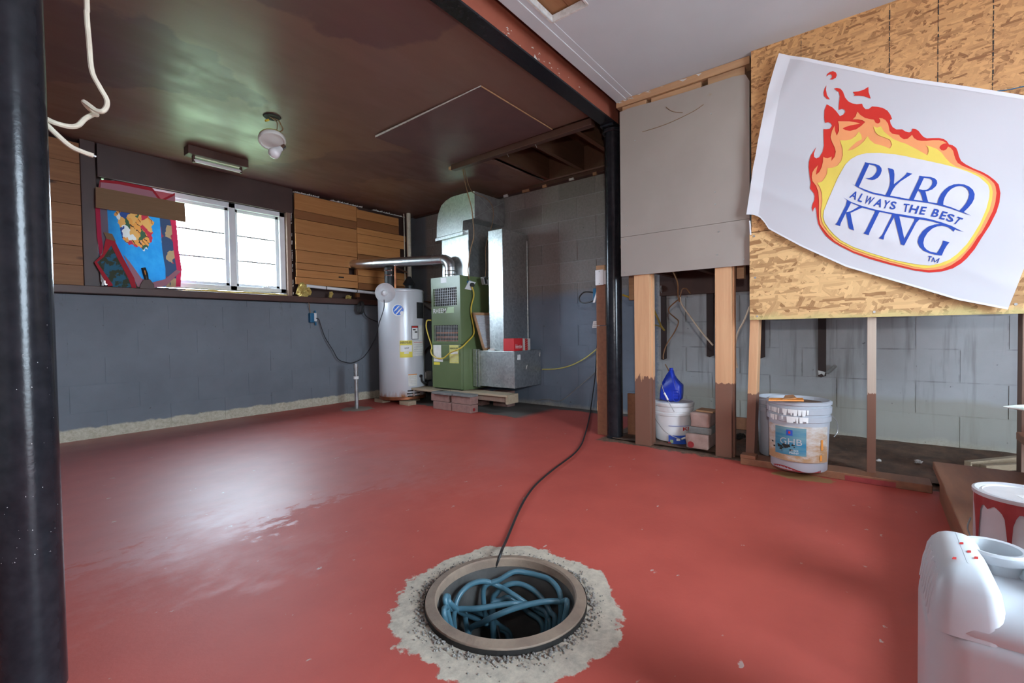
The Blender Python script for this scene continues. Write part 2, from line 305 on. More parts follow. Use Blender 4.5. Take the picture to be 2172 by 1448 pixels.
    M['osb_low'] = osb('strand_board_coarse', (0.24, 0.10, 0.03), (0.74, 0.455, 0.205), 0.85, True)

    # heater jacket with rust round the foot
    t = NT('heater_jacket'); p = t.pos(); x, y, z = t.xyz(p)
    n = t.noise(t.map(p, (8, 8, 3)), 2.5, 6, 0.65)
    ru = t.ramp(t.math('ADD', z, t.math('MULTIPLY', t.math('SUBTRACT', n, 0.5), -0.25)), 0.135, 0.055)
    t.set(Base_Color=t.mix(ru, (0.56, 0.565, 0.59), t.mix(t.ramp(t.noise(p, 20), 0.4, 0.6), (0.40, 0.15, 0.035), (0.25, 0.09, 0.03))), Roughness=0.30, Metallic=0.12)
    M['heater'] = t.m

    # dirt floor
    t = NT('brown_debris_floor'); p = t.pos()
    a = t.noise(t.map(p, (1, 1.6, 1)), 7, 7, 0.68); b = t.noise(p, 48, 4, 0.6)
    col = t.mix(t.ramp(a, 0.35, 0.62), (0.19, 0.105, 0.064), (0.085, 0.05, 0.034))
    col = t.mix(t.ramp(b, 0.70, 0.73), col, (0.36, 0.29, 0.23))
    t.set(Base_Color=col, Roughness=0.85); t.bump(a, 0.6, 0.015)
    M['dirt'] = t.m

    # flag cloth
    def cloth(name, c, tr):
        t = NT(name); t.set(Base_Color=c, Roughness=0.8)
        tl = t.n('BsdfTranslucent', None, Color=c); mx = t.n('MixShader', None, _0=tr, _1=t.b, _2=tl)
        t.t.links.new(mx.outputs[0], t.out.inputs[0]); return t.m
    M['flag'] = cloth('flag_cloth', (0.61, 0.59, 0.625), 0.12)
    M['flag_hem'] = cloth('flag_hem', (0.74, 0.73, 0.77), 0.05)
    for k, c in (('f_red', (0.60, 0.022, 0.012)), ('f_peach', (0.80, 0.30, 0.115)), ('f_yellow', (0.74, 0.55, 0.09)), ('f_white', (0.61, 0.585, 0.62)), ('f_blue', (0.012, 0.055, 0.34))):
        M[k] = pm('flag_' + k, c, tuple(x * 0.94 for x in c), 9, 0.8)

    # beach towel over the window: blue field, red hem, loud abstract blots, lets daylight through
    t = NT('printed_towel'); uv = t.n('UVMap').outputs[0]; u, v, _ = t.xyz(uv)
    def warped(sc, amp): return t.n('VectorMath', {'operation': 'ADD'}, _0=uv, _1=t.n('VectorMath', {'operation': 'SCALE'}, _0=t.n('TexNoise', None, Vector=uv, Scale=sc).outputs['Color'], Scale=amp).outputs[0]).outputs[0]
    cc = t.n('SeparateColor', None, _0=t.n('TexVoronoi', None, Vector=warped(9.0, 0.16), Scale=11.0).outputs['Color']).outputs
    bl = t.n('ValToRGB', None, Fac=cc[0]); cr = bl.color_ramp; cr.interpolation = 'CONSTANT'
    cr.elements[0].color = (0.62, 0.25, 0.06, 1); cr.elements[1].position = 0.30; cr.elements[1].color = (0.42, 0.03, 0.05, 1)
    for ps, c in ((0.48, (0.60, 0.58, 0.56)), (0.64, (0.60, 0.30, 0.09)), (0.82, (0.04, 0.09, 0.05)), (0.92, (0.03, 0.06, 0.2))):
        e = cr.elements.new(ps); e.color = (*c, 1)
    stripe = t.ramp(t.math('SINE', t.math('MULTIPLY', t.math('ADD', t.math('ADD', u, t.math('MULTIPLY', v, 1.4)), t.math('MULTIPLY', t.noise(uv, 5), 0.35)), 85.0)), 0.80, 0.86)
    blc = t.mix(t.math('MULTIPLY', stripe, t.ramp(cc[0], 0.30, 0.29)), bl.outputs[0], (0.03, 0.02, 0.02))
    dg = t.math('ADD', t.math('MULTIPLY', t.math('SUBTRACT', u, 0.46), 0.8), t.math('SUBTRACT', v, 0.60))
    dq = t.math('SUBTRACT', t.math('SUBTRACT', u, 0.46), t.math('SUBTRACT', v, 0.60))
    d1 = t.math('ADD', t.math('MULTIPLY', t.math('MULTIPLY', dg, dg), 1.0), t.math('MULTIPLY', t.math('MULTIPLY', dq, dq), 0.55))
    d1 = t.math('ADD', d1, t.math('MULTIPLY', t.math('SUBTRACT', t.noise(uv, 7, 3), 0.5), 0.16))
    col = t.mix(t.ramp(d1, 0.062, 0.058), t.mix(t.ramp(t.noise(uv, 9), 0.4, 0.7), (0.02, 0.22, 0.52), (0.035, 0.28, 0.58)), blc)
    sd = t.n('TexVoronoi', None, Vector=warped(8.0, 0.15), Scale=9.0).outputs['Color']
    sds = t.n('SeparateColor', None, _0=sd).outputs
    sc_ = t.mix(t.ramp(sds[1], 0.45, 0.46), (0.035, 0.055, 0.11), t.mix(t.ramp(sds[0], 0.5, 0.51), (0.26, 0.03, 0.05), (0.34, 0.22, 0.12)))
    col = t.mix(t.ramp(u, 0.775, 0.78), col, sc_)
    col = t.mix(t.ramp(u, 0.135, 0.13), col, (0.15, 0.11, 0.14))
    col = t.mix(t.math('MAXIMUM', t.ramp(u, 0.925, 0.93), t.ramp(u, 0.055, 0.05)), col, (0.42, 0.02, 0.06))
    col = t.mix(t.ramp(v, 0.90, 0.905), col, (0.50, 0.10, 0.13))
    t.set(Base_Color=col, Roughness=0.9)
    tl = t.n('BsdfTranslucent', None, Color=col); mx = t.n('MixShader', None, _0=0.055, _1=t.b, _2=tl)
    t.t.links.new(mx.outputs[0], t.out.inputs[0]); M['towel'] = t.m
    M['towel_red'] = cloth('towel_red_edge', (0.42, 0.015, 0.03), 0.04)
    M['towel_pink'] = cloth('towel_back', (0.45, 0.20, 0.25), 0.05)
    M['towel_dark'] = pm('towel_dark_print', (0.03, 0.13, 0.20), (0.05, 0.06, 0.035), 16, 0.9, lo=.48, hi=.52)

    # thin clear glass
    t = NT('window_glass'); gl = t.n('BsdfGlossy', None, Roughness=0.02); tr = t.n('BsdfTransparent')
    mx = t.n('MixShader', None, _0=0.06, _1=tr, _2=gl); t.t.links.new(mx.outputs[0], t.out.inputs[0]); M['glass'] = t.m
    # milky jerrycan plastic
    t = NT('milky_polyethylene'); p = t.objc()
    c = t.mix(t.ramp(t.noise(p, 16, 4), 0.66, 0.74), (0.56, 0.60, 0.63), (0.42, 0.40, 0.36))
    t.set(Base_Color=c, Roughness=0.38); t.b.inputs['Subsurface Weight'].default_value = 0.25; t.b.inputs['Subsurface Radius'].default_value = (0.03, 0.03, 0.03)
    M['jug'] = t.m
    # dirty paper label on pail
    t = NT('stained_label'); p = t.objc(); x, y, z = t.xyz(p)
    n = t.noise(t.map(p, (4, 4, 9)), 3.0, 6, 0.65)
    t.set(Base_Color=t.mix(t.ramp(t.math('ADD', n, t.math('MULTIPLY', z, -1.4)), 0.22, 0.5), (0.58, 0.56, 0.54), (0.42, 0.24, 0.12)), Roughness=0.75)
    M['dirty_label'] = t.m
    M['sky_label'] = pm('blue_sea_print', (0.02, 0.19, 0.33), (0.16, 0.30, 0.33), 9, 0.5, stretch=(0.5, 0.5, 3))
mk()
M = MAT

# ------------------------------------------------------------------ mesh helpers
class MB:
    def __init__(s): s.v = []; s.f = []; s.uv = None
    def add(s, vs, fs):
        b = len(s.v); s.v += [Vector(q) for q in vs]; s.f += [tuple(i + b for i in f) for f in fs]; return s
    def box(s, lo, hi):
        (x0, y0, z0), (x1, y1, z1) = lo, hi
        return s.add([(x0, y0, z0), (x1, y0, z0), (x1, y1, z0), (x0, y1, z0), (x0, y0, z1), (x1, y0, z1), (x1, y1, z1), (x0, y1, z1)],
                     [(3, 2, 1, 0), (4, 5, 6, 7), (0, 1, 5, 4), (1, 2, 6, 5), (2, 3, 7, 6), (3, 0, 4, 7)])
    def hexa(s, b4, t4):
        return s.add(list(b4) + list(t4), [(3, 2, 1, 0), (4, 5, 6, 7), (0, 1, 5, 4), (1, 2, 6, 5), (2, 3, 7, 6), (3, 0, 4, 7)])
    def obox(s, c, ax, half):
        c = Vector(c); a = [Vector(q).normalized() * h for q, h in zip(ax, half)]
        vs = [c + a[0] * i + a[1] * j + a[2] * k for k in (-1, 1) for i, j in ((-1, -1), (1, -1), (1, 1), (-1, 1))]
        return s.hexa(vs[:4], vs[4:])
    def bar(s, p, q, w, h, up=(0, 0, 1)):
        p, q = Vector(p), Vector(q); d = (q - p).normalized(); u = Vector(up); sd = d.cross(u).normalized(); u = sd.cross(d)
        return s.obox((p + q) / 2, (d, sd, u), ((q - p).length / 2, w / 2, h / 2))
    def prism(s, poly, ax, a, b):
        o = [i for i in range(3) if i != ax]; n = len(poly)
        def P(q, w):
            r = [0, 0, 0]; r[o[0]], r[o[1]] = q; r[ax] = w; return r
        base = len(s.v)
        tris = tessellate_polygon([[Vector((*q, 0)) for q in poly]])
        s.v += [Vector(P(q, a)) for q in poly] + [Vector(P(q, b)) for q in poly]
        for t in tris:
            s.f.append(tuple(base + i for i in t)); s.f.append(tuple(base + n + i for i in reversed(t)))
        for i in range(n): j = (i + 1) % n; s.f.append((base + i, base + j, base + n + j, base + n + i))
        return s
    def tube(s, pts, r, seg=8, cap=True):
        pts = [Vector(p) for p in pts]; n = len(pts); rs = r if isinstance(r, (list, tuple)) else [r] * n
        base = len(s.v); ref = None
        for i, p in enumerate(pts):
            d = (pts[min(i + 1, n - 1)] - pts[max(i - 1, 0)])
            d = d.normalized() if d.length > 1e-9 else Vector((0, 0, 1))
            if ref is None: ref = d.orthogonal().normalized()
            ref = (ref - d * ref.dot(d)); ref = ref.normalized() if ref.length > 1e-6 else d.orthogonal().normalized()
            o = d.cross(ref)
            for k in range(seg):
                a = 2 * math.pi * k / seg; s.v.append(p + (ref * math.cos(a) + o * math.sin(a)) * rs[i])
        for i in range(n - 1):
            for k in range(seg):
                a = base + i * seg + k; b = base + i * seg + (k + 1) % seg; s.f.append((a, b, b + seg, a + seg))
        if cap:
            s.f.append(tuple(base + k for k in reversed(range(seg)))); s.f.append(tuple(base + (n - 1) * seg + k for k in range(seg)))
        return s
    def lathe(s, prof, c, seg=32, mat=None, cap=True):
        base = len(s.v); c = Vector(c); n = len(prof); mat = mat or Matrix.Identity(3)
        for r, z in prof:
            for k in range(seg):
                a = 2 * math.pi * k / seg; s.v.append(c + mat @ Vector((r * math.cos(a), r * math.sin(a), z)))
        for i in range(n - 1):
            for k in range(seg):
                a = base + i * seg + k; b = base + i * seg + (k + 1) % seg; s.f.append((a, b, b + seg, a + seg))
        if cap and prof[0][0] > 1e-6: s.f.append(tuple(base + k for k in reversed(range(seg))))
        if cap and prof[-1][0] > 1e-6: s.f.append(tuple(base + (n - 1) * seg + k for k in range(seg)))
        return s
    def grid(s, fn, nu, nv):
        base = len(s.v)
        if s.uv is None: s.uv = {}
        for j in range(nv + 1):
            for i in range(nu + 1):
                s.uv[len(s.v)] = (i / nu, j / nv); s.v.append(Vector(fn(i / nu, j / nv)))
        for j in range(nv):
            for i in range(nu):
                a = base + j * (nu + 1) + i; s.f.append((a, a + 1, a + nu + 2, a + nu + 1))
        return s
    def obj(s, name, mat, parent=None, smooth=False, bevel=0.0, origin=None, solid=0.0):
        if origin is None:
            xs = [q.x for q in s.v]; ys = [q.y for q in s.v]; zs = [q.z for q in s.v]
            origin = Vector(((min(xs) + max(xs)) / 2, (min(ys) + max(ys)) / 2, min(zs)))
        origin = Vector(origin)
        me = bpy.data.meshes.new(name); me.from_pydata([q - origin for q in s.v], [], s.f)
        bm = bmesh.new(); bm.from_mesh(me); bmesh.ops.recalc_face_normals(bm, faces=bm.faces); bm.to_mesh(me); bm.free()
        if s.uv:
            uvl = me.uv_layers.new(name='UVMap')
            for l in me.loops: uvl.data[l.index].uv = s.uv.get(l.vertex_index, (0, 0))
        me.materials.append(M[mat] if isinstance(mat, str) else mat)
        if smooth:
            me.polygons.foreach_set('use_smooth', [True] * len(me.polygons)); me.set_sharp_from_angle(angle=math.radians(38))
        return put(name, me, origin, parent, bevel, solid)
def wloc(p):
    v = Vector((0, 0, 0))
    while p is not None: v += Vector(p.location); p = p.parent
    return v
def put(name, me, origin, parent=None, bevel=0.0, solid=0.0):
    o = bpy.data.objects.new(name, me); COL.objects.link(o)
    o.parent = parent; o.location = Vector(origin) - wloc(parent)
    if solid:
        md = o.modifiers.new('thickness', 'SOLIDIFY'); md.thickness = solid; md.offset = 0
    if bevel:
        md = o.modifiers.new('bevel', 'BEVEL'); md.width = bevel; md.segments = 2; md.limit_method = 'ANGLE'
    return o
def tag(o, label, cat, group=None, kind=None):
    o['label'] = label; o['category'] = cat
    if group: o['group'] = group
    if kind: o['kind'] = kind
    return o
def T(name, label, cat, loc, group=None):
    o = bpy.data.objects.new(name, None); COL.objects.link(o); o.location = loc; o.empty_display_size = 0.05
    return tag(o, label, cat, group)
def S(o, label, cat): return tag(o, label, cat, None, 'structure')
def box(name, mat, lo, hi, parent=None, bevel=0.0): return MB().box(lo, hi).obj(name, mat, parent, bevel=bevel)
def spline(pts, sub=8):
    P = [Vector(p) for p in pts]; out = []
    for i in range(len(P) - 1):
        p0 = P[max(i - 1, 0)]; p1 = P[i]; p2 = P[i + 1]; p3 = P[min(i + 2, len(P) - 1)]
        for k in range(sub):
            t = k / sub
            out.append(0.5 * ((2 * p1) + (p2 - p0) * t + (2 * p0 - 5 * p1 + 4 * p2 - p3) * t * t + (3 * p1 - p0 - 3 * p2 + p3) * t ** 3))
    return out + [P[-1]]
def wire(name, pts, r, mat, parent=None, sub=8, seg=8): return MB().tube(spline(pts, sub), r, seg).obj(name, mat, parent, smooth=True)
def text2d(s, size=1.0, bold=0.0, shear=0.0):
    cu = bpy.data.curves.new('tmp_text', 'FONT'); cu.body = s; cu.size = size; cu.offset = bold; cu.shear = shear; cu.resolution_u = 3
    o = bpy.data.objects.new('tmp_text', cu); COL.objects.link(o)
    dg = bpy.context.evaluated_depsgraph_get(); me = o.evaluated_get(dg).to_mesh()
    vs = [(v.co.x, v.co.y) for v in me.vertices]; fs = [tuple(p.vertices) for p in me.polygons]
    o.evaluated_get(dg).to_mesh_clear(); bpy.data.objects.remove(o); bpy.data.curves.remove(cu)
    return vs, fs
def fit_text(s, x0, y0, x1, y1, bold=0.0, shear=0.0):
    vs, fs = text2d(s, 1.0, bold, shear)
    ax = min(v[0] for v in vs); bx = max(v[0] for v in vs); ay = min(v[1] for v in vs); by = max(v[1] for v in vs)
    return [(x0 + (v[0] - ax) / (bx - ax) * (x1 - x0), y0 + (v[1] - ay) / (by - ay) * (y1 - y0)) for v in vs], fs
def text_on(name, s, fn, rect, mat, parent, bold=0.0, shear=0.0):
    vs, fs = fit_text(s, *rect, bold, shear); return MB().add([fn(*v) for v in vs], fs).obj(name, mat, parent)

# ================================================================== SETTING
H, HW = 2.19, 2.24                    # brown ceiling, white ceiling
YW, XB, XP = 4.52, 3.80, 2.80         # window wall, back wall, partition
PC = Vector((0.975, 0.805, 0))        # sump pit

# ---- floor with the pit hole
bm = bmesh.new()
ov = [bm.verts.new(q) for q in ((-1.9, -2.1, 0), (4.0, -2.1, 0), (4.0, YW + .2, 0), (-1.9, YW + .2, 0))]
cv = [bm.verts.new((PC.x + 0.205 * math.cos(a), PC.y + 0.205 * math.sin(a), 0)) for a in [2 * math.pi * k / 48 for k in range(48)]]
es = [bm.edges.new((l[i], l[(i + 1) % len(l)])) for l in (ov, cv) for i in range(len(l))]
bmesh.ops.triangle_fill(bm, use_beauty=True, use_dissolve=False, edges=es, normal=(0, 0, 1))
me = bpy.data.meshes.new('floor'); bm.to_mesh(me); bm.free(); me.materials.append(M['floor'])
S(put('floor', me, (0, 0, 0)), 'red painted concrete floor, worn and faded towards the window', 'floor')
mb = MB()
mb.grid(lambda u, v: (2.86 + u * 0.94, -2.0 + v * 3.4, 0.012 + 0.010 * mnoise.noise(Vector((u * 6, v * 20, 3)))), 24, 90)
o = mb.obj('floor_crawl', 'dirt'); S(o, 'dark brown littered dirt floor behind the open studs', 'floor')

# ---- outside ground
S(box('ground_lawn', 'lawn', (-8, 4.75, 0.80), (14, 40, 0.95)), 'green lawn outside the window', 'lawn')
S(box('ground_driveway', 'driveway', (-20, -40, -0.2), (20, -2.1, -0.02)), 'grey concrete drive outside the open door', 'driveway')

# ---- block walls
def block_mesh(w, h, d):
    m = MB().box((-w / 2, -d / 2, 0), (w / 2, d / 2, h)); me = bpy.data.meshes.new('block'); me.from_pydata(m.v, [], m.f); me.materials.append(M['block'])
    b = bmesh.new(); b.from_mesh(me); bmesh.ops.recalc_face_normals(b, faces=b.faces); b.to_mesh(me); b.free(); return me
CACHE = {}
def blocks(parent, axis, face, a0, a1, z0, z1, sign, thick=0.02, proud=0.0):
    """courses of block along axis (0 = X, 1 = Y); faces lie at coordinate face"""
    row = 0; z = z0
    while z < z1 - 0.02:
        zt = min(z + 0.2, z1); a = a0 - (0.2 if row % 2 else 0)
        while a < a1 - 0.01:
            s, e = max(a, a0), min(a + 0.4, a1)
            if e - s > 0.03:
                w, h = round(e - s - 0.009, 3), round(zt - z - 0.009, 3)
                if (w, h) not in CACHE: CACHE[(w, h)] = block_mesh(w, h, thick)
                jit = random.uniform(-0.0012, 0.0012)
                c = (s + e) / 2; p = face + sign * (thick / 2 + proud) + jit
                o = put('block', CACHE[(w, h)], (c, p, z + 0.0045) if axis == 0 else (p, c, z + 0.0045), parent)
                if axis == 1: o.rotation_euler = (0, 0, math.pi / 2)
            a += 0.4
        z = zt; row += 1
# window wall (left): block below, framed above
mb = MB().box((-1.9, YW + 0.004, 0), (3.8, YW + 0.2, 1.06))
wl = S(mb.obj('wall_left', 'mortar', origin=(1.9, YW, 0)), 'blue-grey painted block wall under the window', 'wall')
blocks(wl, 0, YW, -0.4, 3.8, 0.0, 1.06, 1)
mb = MB().box((-1.9, 4.64, 1.06), (0.84, 4.72, 2.5)).box((2.20, 4.64, 1.06), (3.8, 4.72, 2.5)).box((0.84, 4.64, 1.96), (2.20, 4.72, 2.5)).box((0.84, 4.64, 1.06), (2.20, 4.72, 1.15))
S(mb.obj('wall_left_upper', 'dark_brown'), 'dark brown framed wall above the block wall round the window', 'wall')
mb = MB().box((XB + 0.004, -2.0, 0), (XB + 0.2, YW + 0.2, 2.45))
wb = S(mb.obj('wall_back', 'mortar', origin=(XB, 1.3, 0)), 'concrete block wall, bare grey above and painted blue-grey below', 'wall')
blocks(wb, 1, XB, -1.2, YW, 0.0, 2.2, 1)
# unseen rest of the garage: right wall, front wall with open door, white return wall by the near pole
mb = MB().box((-1.9, -2.1, 0), (0.50, -2.0, 2.45)).box((1.60, -2.1, 0), (4.0, -2.0, 2.45)).box((0.50, -2.1, 2.05), (1.60, -2.0, 2.45))
S(mb.obj('wall_right', 'white_paint'), 'pale wall on the stair side round the open outside door', 'wall')
mb = MB().box((-1.95, -2.1, 0), (-1.85, 4.72, 2.45))
S(mb.obj('wall_front', 'white_paint'), 'pale wall behind the viewer', 'wall')
S(box('trim_jamb', 'white_paint', (-0.03, 1.52, 0), (0.062, 1.62, H), bevel=.003), 'cream painted jamb board behind the near black pole', 'trim')

# ---- ceilings
OX0, OX1, OY0, OY1 = 2.80, 3.73, 1.45, 2.53        # open bay in the brown ceiling
mb = MB().box((-1.9, OY1, H), (3.8, YW + 0.15, H + 0.014)).box((-1.9, 1.455, H), (OX0, OY1, H + 0.014)).box((OX1, OY0, H), (3.8, OY1, H + 0.014))
S(mb.obj('ceiling', 'ceiling'), 'dark brown painted ceiling with glossy roller marks', 'ceiling')
hx0, hx1, hy0, hy1 = 1.52, 1.905, 1.035, 1.228
mb = MB()
for lo, hi in (((-1.9, -2.0), (hx0, 1.33)), ((hx1, -2.0), (2.86, 1.33)), ((hx0, -2.0), (hx1, hy0)), ((hx0, hy1), (hx1, 1.33))):
    mb.box((*lo, HW), (*hi, HW + 0.013))
cw = S(mb.obj('ceiling_white', 'white_ceiling', origin=(0.5, 0, HW)), 'smooth pale grey drywall ceiling right of the steel beam', 'ceiling')
box('edge_strip', 'white_ceiling', (-1.9, 1.262, HW - 0.007), (2.84, 1.33, HW), cw, 0.002)
box('edge_strip', 'white_ceiling', (-1.9, 1.222, HW - 0.003), (2.84, 1.262, HW), cw)
for lo, hi in (((hx0, hy0 - 0.004, HW - 0.004), (hx1, hy0 + 0.004, HW + 0.03)), ((hx1 - 0.004, hy0, HW - 0.004), (hx1 + 0.006, hy1, HW + 0.03)), ((hx0, hy1 - 0.004, HW - 0.004), (hx1, hy1 + 0.006, HW + 0.03))):
    box('cut_edge', 'plaster', lo, hi, cw)
box('deck_board', 'deck_x', (1.3, hy0 - 0.06, HW + 0.035), (2.1, hy0 + 0.10, HW + 0.06), cw)
box('deck_board', 'deck_x', (1.3, hy0 + 0.105, HW + 0.04), (2.1, hy1 + 0.06, HW + 0.065), cw)
# subfloor over everything and joists of the open bay
sf = S(box('ceiling_subfloor', 'old_x', (-2.0, 1.40, 2.42), (4.0, 4.8, 2.44)), 'dark board underside of the floor above in the open ceiling bay', 'ceiling')
S(box('ceiling_roof', 'old_x', (-2.0, -2.1, 2.42), (4.0, 1.40, 2.44)), 'dark board underside above the pale ceiling', 'ceiling')
box('rim_joist', 'old_x', (3.735, 1.44, H), (3.80, OY1, 2.42), sf)
for yy in (1.70, 2.08, 2.46):
    box('joist', 'old_x', (OX0 - 0.1, yy, H + 0.015), (3.735, yy + 0.04, 2.42), sf)
mb = MB()
pts = [at(0, 3.79, x, y) for x, y in ((905, 440), (960, 428), (1054, 418), (1120, 400), (1200, 381), (1290, 358))]
mb.box((3.74, 1.44, 2.155), (3.80, 3.5, H)).box((3.755, 3.5, 2.165), (3.80, 4.5, H))
tb = S(mb.obj('trim_back', 'brown_paint'), 'ragged brown wood strip along the top of the block wall', 'trim')
for k in range(9):
    yy = 1.5 + k * 0.24 + random.uniform(-.05, .05); w = random.uniform(0.02, 0.09); h = random.uniform(.008, .022)
    box('splinter', 'plaster' if k % 3 == 0 else 'rough_y', (3.735, yy, 2.155 - h), (3.75, yy + w, 2.165), tb)

# ---- maroon patch board and wood strip under the brown ceiling
q = [at(2, H - 0.006, *p) for p in ((798, 290), (1022, 187), (1168, 270))]
x0, y0, x1, y1 = 2.035, 1.81, 2.79, 2.84
mb = MB().hexa([(x0, y0, H - 0.012), (x1, y0, H - 0.012), (x1, y1, H - 0.012), (x0, y1, H - 0.028)], [(x0, y0, H - 0.002), (x1, y0, H - 0.002), (x1, y1, H - 0.002), (x0, y1, H - 0.016)])
pb = tag(mb.obj('ceiling_patch_board', 'maroon_board'), 'dull maroon board screwed up under the brown ceiling, one edge gaping', 'board')
MB().hexa([(x0 - .003, y0, H - .008), (x0 + .001, y0, H - .008), (x0 + .001, y1, H - .026), (x0 - .003, y1, H - .026)], [(x0 - .004, y0, H - .004), (x0 + .003, y0, H - .004), (x0 + .003, y1, H - .014), (x0 - .004, y1, H - .014)]).obj('raw_edge', 'plaster', pb)
box('raw_edge', 'rough_y', (x0, y0 - .003, H - .011), (x1, y0, H - .004), pb)
a, b = at(2, 2.135, 952, 358), at(2, 2.135, 1262, 268)
xs = (a.x + b.x) / 2
stp = tag(box('furring_strip', 'brown_paint', (xs - 0.015, b.y, 2.13), (xs + 0.035, a.y, H - 0.012), bevel=0.004), 'brown painted wood strip with splintered end on the ceiling by the open bay', 'wood strip')
box('splinter', 'rough_y', (xs - 0.012, a.y, 2.14), (xs + 0.02, a.y + 0.03, 2.165), stp)
for yy in (1.98, 2.25): MB().tube([(xs + .01, yy, 2.135), (xs + .02, yy - .01, 2.105)], 0.002, 5).obj('nail', 'steel', stp)

# ---- steel beam and columns
bmz = 2.125
be = T('steel_beam', 'red-brown steel I-beam with black bottom flange crossing the ceiling', 'steel beam', (1.0, 1.405, bmz))
box('bottom_flange', 'black_pole', (-1.85, 1.360, bmz), (3.0, 1.450, bmz + 0.010), be)
box('web', 'red_oxide', (-1.85, 1.401, bmz + 0.010), (3.0, 1.409, 2.40), be)
box('top_flange', 'red_oxide', (-1.85, 1.360, 2.40), (3.0, 1.450, 2.412), be)
box('side_board', 'brown_paint', (-1.85, 1.452, bmz + 0.018), (2.80, 1.47, H + 0.02), be)
mb = MB()
for i in range(26):
    x = 1.72 + random.random() ** 1.5 * 0.75; z = 2.17 + random.uniform(0, .05); r = random.uniform(.002, .008)
    mb.add([(x, 1.4005, z), (x + r * 3, 1.4005, z + r * .3), (x + r * 1.5, 1.4005, z + r * 1.2)], [(0, 1, 2)])
mb.add([(1.99, 1.4005, 2.168), (2.03, 1.4005, 2.158), (2.035, 1.4005, 2.172), (2.0, 1.4005, 2.196)], [(0, 1, 2, 3)])
mb.obj('paint_flecks', 'plaster', be)
def column(name, label, x, y, r, cap):
    t = T(name, label, 'column', (x, y, 0))
    prof = [(r + .004, 0), (r + .004, 0.012), (r, 0.016)] + [(r, z) for z in (0.5, 1, 1.5)] + [(r, bmz - 0.035)]
    if not cap: prof = [(r, 0), (r, 1.0), (r, bmz - 0.006)]
    MB().lathe(prof, (x, y, 0), 40).obj('pipe', 'black_pole', t, smooth=True)
    box('cap_plate', 'black_pole', (x - 0.09, y - 0.048, bmz - 0.012), (x + 0.09, y + 0.048, bmz), t, 0.002)
    if cap: MB().lathe([(r + .008, bmz - .04), (r + .014, bmz - .034), (r + .014, bmz - .018), (r + .006, bmz - .012)], (x, y, 0), 40).obj('cap_collar', 'black_pole', t, smooth=True)
    return t
c2 = column('support_column', 'glossy black steel pole beside the grey drywall panel', 2.93, 1.412, 0.0545, True)
c1 = column('support_column', 'thick black steel pole at the left edge, nearest the viewer', 0.114, 1.40, 0.0545, False)
mb = MB()
for i in range(45):
    a = random.uniform(-2.6, -0.2); z = random.random() ** 2 * 0.5 + 0.3; r = random.uniform(.0003, .0011); R = 0.0548
    p = Vector((0.114 + R * math.cos(a), 1.40 + R * math.sin(a), z)); tn = Vector((-math.sin(a), math.cos(a), 0))
    mb.add([p, p + tn * r * 2, p + tn * r + Vector((0, 0, r * random.uniform(1, 3)))], [(0, 1, 2)])
mb.obj('paint_chips', 'plaster', c1)

# ---- window
def wrect(name, mat, x0, x1, z0, z1, ya, yb, par, bev=.003): return box(name, mat, (x0, ya, z0), (x1, yb, z1), par, bev)
WX0, WX1, WZ0, WZ1 = 0.845, 2.195, 1.155, 1.945
wn = S(T('window_1', '', 'window', (1.52, 4.6, WZ0)), 'white vinyl sliding window blown out by daylight', 'window')
for n, a in (('frame_jamb', (WX0, WX0 + .05, WZ0, WZ1)), ('frame_jamb', (WX1 - .05, WX1, WZ0, WZ1)), ('frame_head', (WX0, WX1, WZ1 - .045, WZ1)), ('frame_sill', (WX0, WX1, WZ0, WZ0 + .04)), ('mullion', (1.695, 1.75, WZ0, WZ1))):
    wrect(n, 'white_trim', *a, 4.575, 4.66, wn)
for sx0, sx1, dy in ((WX0 + .05, 1.695, 0.0), (1.75, WX1 - .05, 0.012)):
    sa = T('sash', '', '', (sx0, 4.6 + dy, WZ0)); del sa['label'], sa['category']; sa.parent = wn; sa.location = Vector((sx0, 4.6 + dy, WZ0)) - wloc(wn)
    z0, z1 = WZ0 + .04, WZ1 - .045
    for a in ((sx0, sx0 + .028, z0, z1), (sx1 - .028, sx1, z0, z1), (sx0, sx1, z0, z0 + .026), (sx0, sx1, z1 - .026, z1)): wrect('sash_rail', 'white_trim', *a, 4.595 + dy, 4.63 + dy, sa, .002)
    for zz in (1.435, 1.665): wrect('muntin', 'grey_wire', sx0 + .028, sx1 - .028, zz - .006, zz + .006, 4.610 + dy, 4.618 + dy, sa, 0)
    wrect('pane', 'glass', sx0 + .02, sx1 - .02, z0 + .02, z1 - .02, 4.613 + dy, 4.616 + dy, sa, 0)
MB().box((1.98, 4.58, WZ0 + .04), (2.05, 4.60, WZ0 + .05)).box((2.02, 4.578, WZ0 + .05), (2.03, 4.59, WZ0 + .068)).obj('latch', 'white_trim', wn)
# boards round the window
S(box('trim_header', 'dark_brown', (0.80, 4.535, 1.945), (2.262, 4.56, H), bevel=.003), 'dark brown header board above the window', 'trim')
S(box('trim_left_jamb', 'dark_brown', (0.705, 4.525, 1.12), (0.79, 4.64, H), bevel=.004), 'dark brown wrapped board between cedar planks and window', 'trim')
S(box('trim_right_jamb', 'weathered_z', (2.197, 4.535, 1.12), (2.238, 4.64, 1.945), bevel=.003), 'weathered bare stud at the right side of the window', 'trim')
mb = MB()
for i in range(26):
    z = random.uniform(1.14, 1.93); w = random.uniform(.004, .018); h = random.uniform(.008, .04)
    mb.hexa([(2.246 - w * .5, 4.532, z), (2.246, 4.532, z), (2.246, 4.545, z), (2.246 - w * .3, 4.545, z)], [(2.244, 4.532, z + h), (2.246 + w * .2, 4.532, z + h), (2.246, 4.545, z + h), (2.244, 4.545, z + h)])
mb.obj('trim_torn_plaster', 'plaster'); S(bpy.data.objects['trim_torn_plaster'], 'torn white plaster edge right of the window', 'trim')
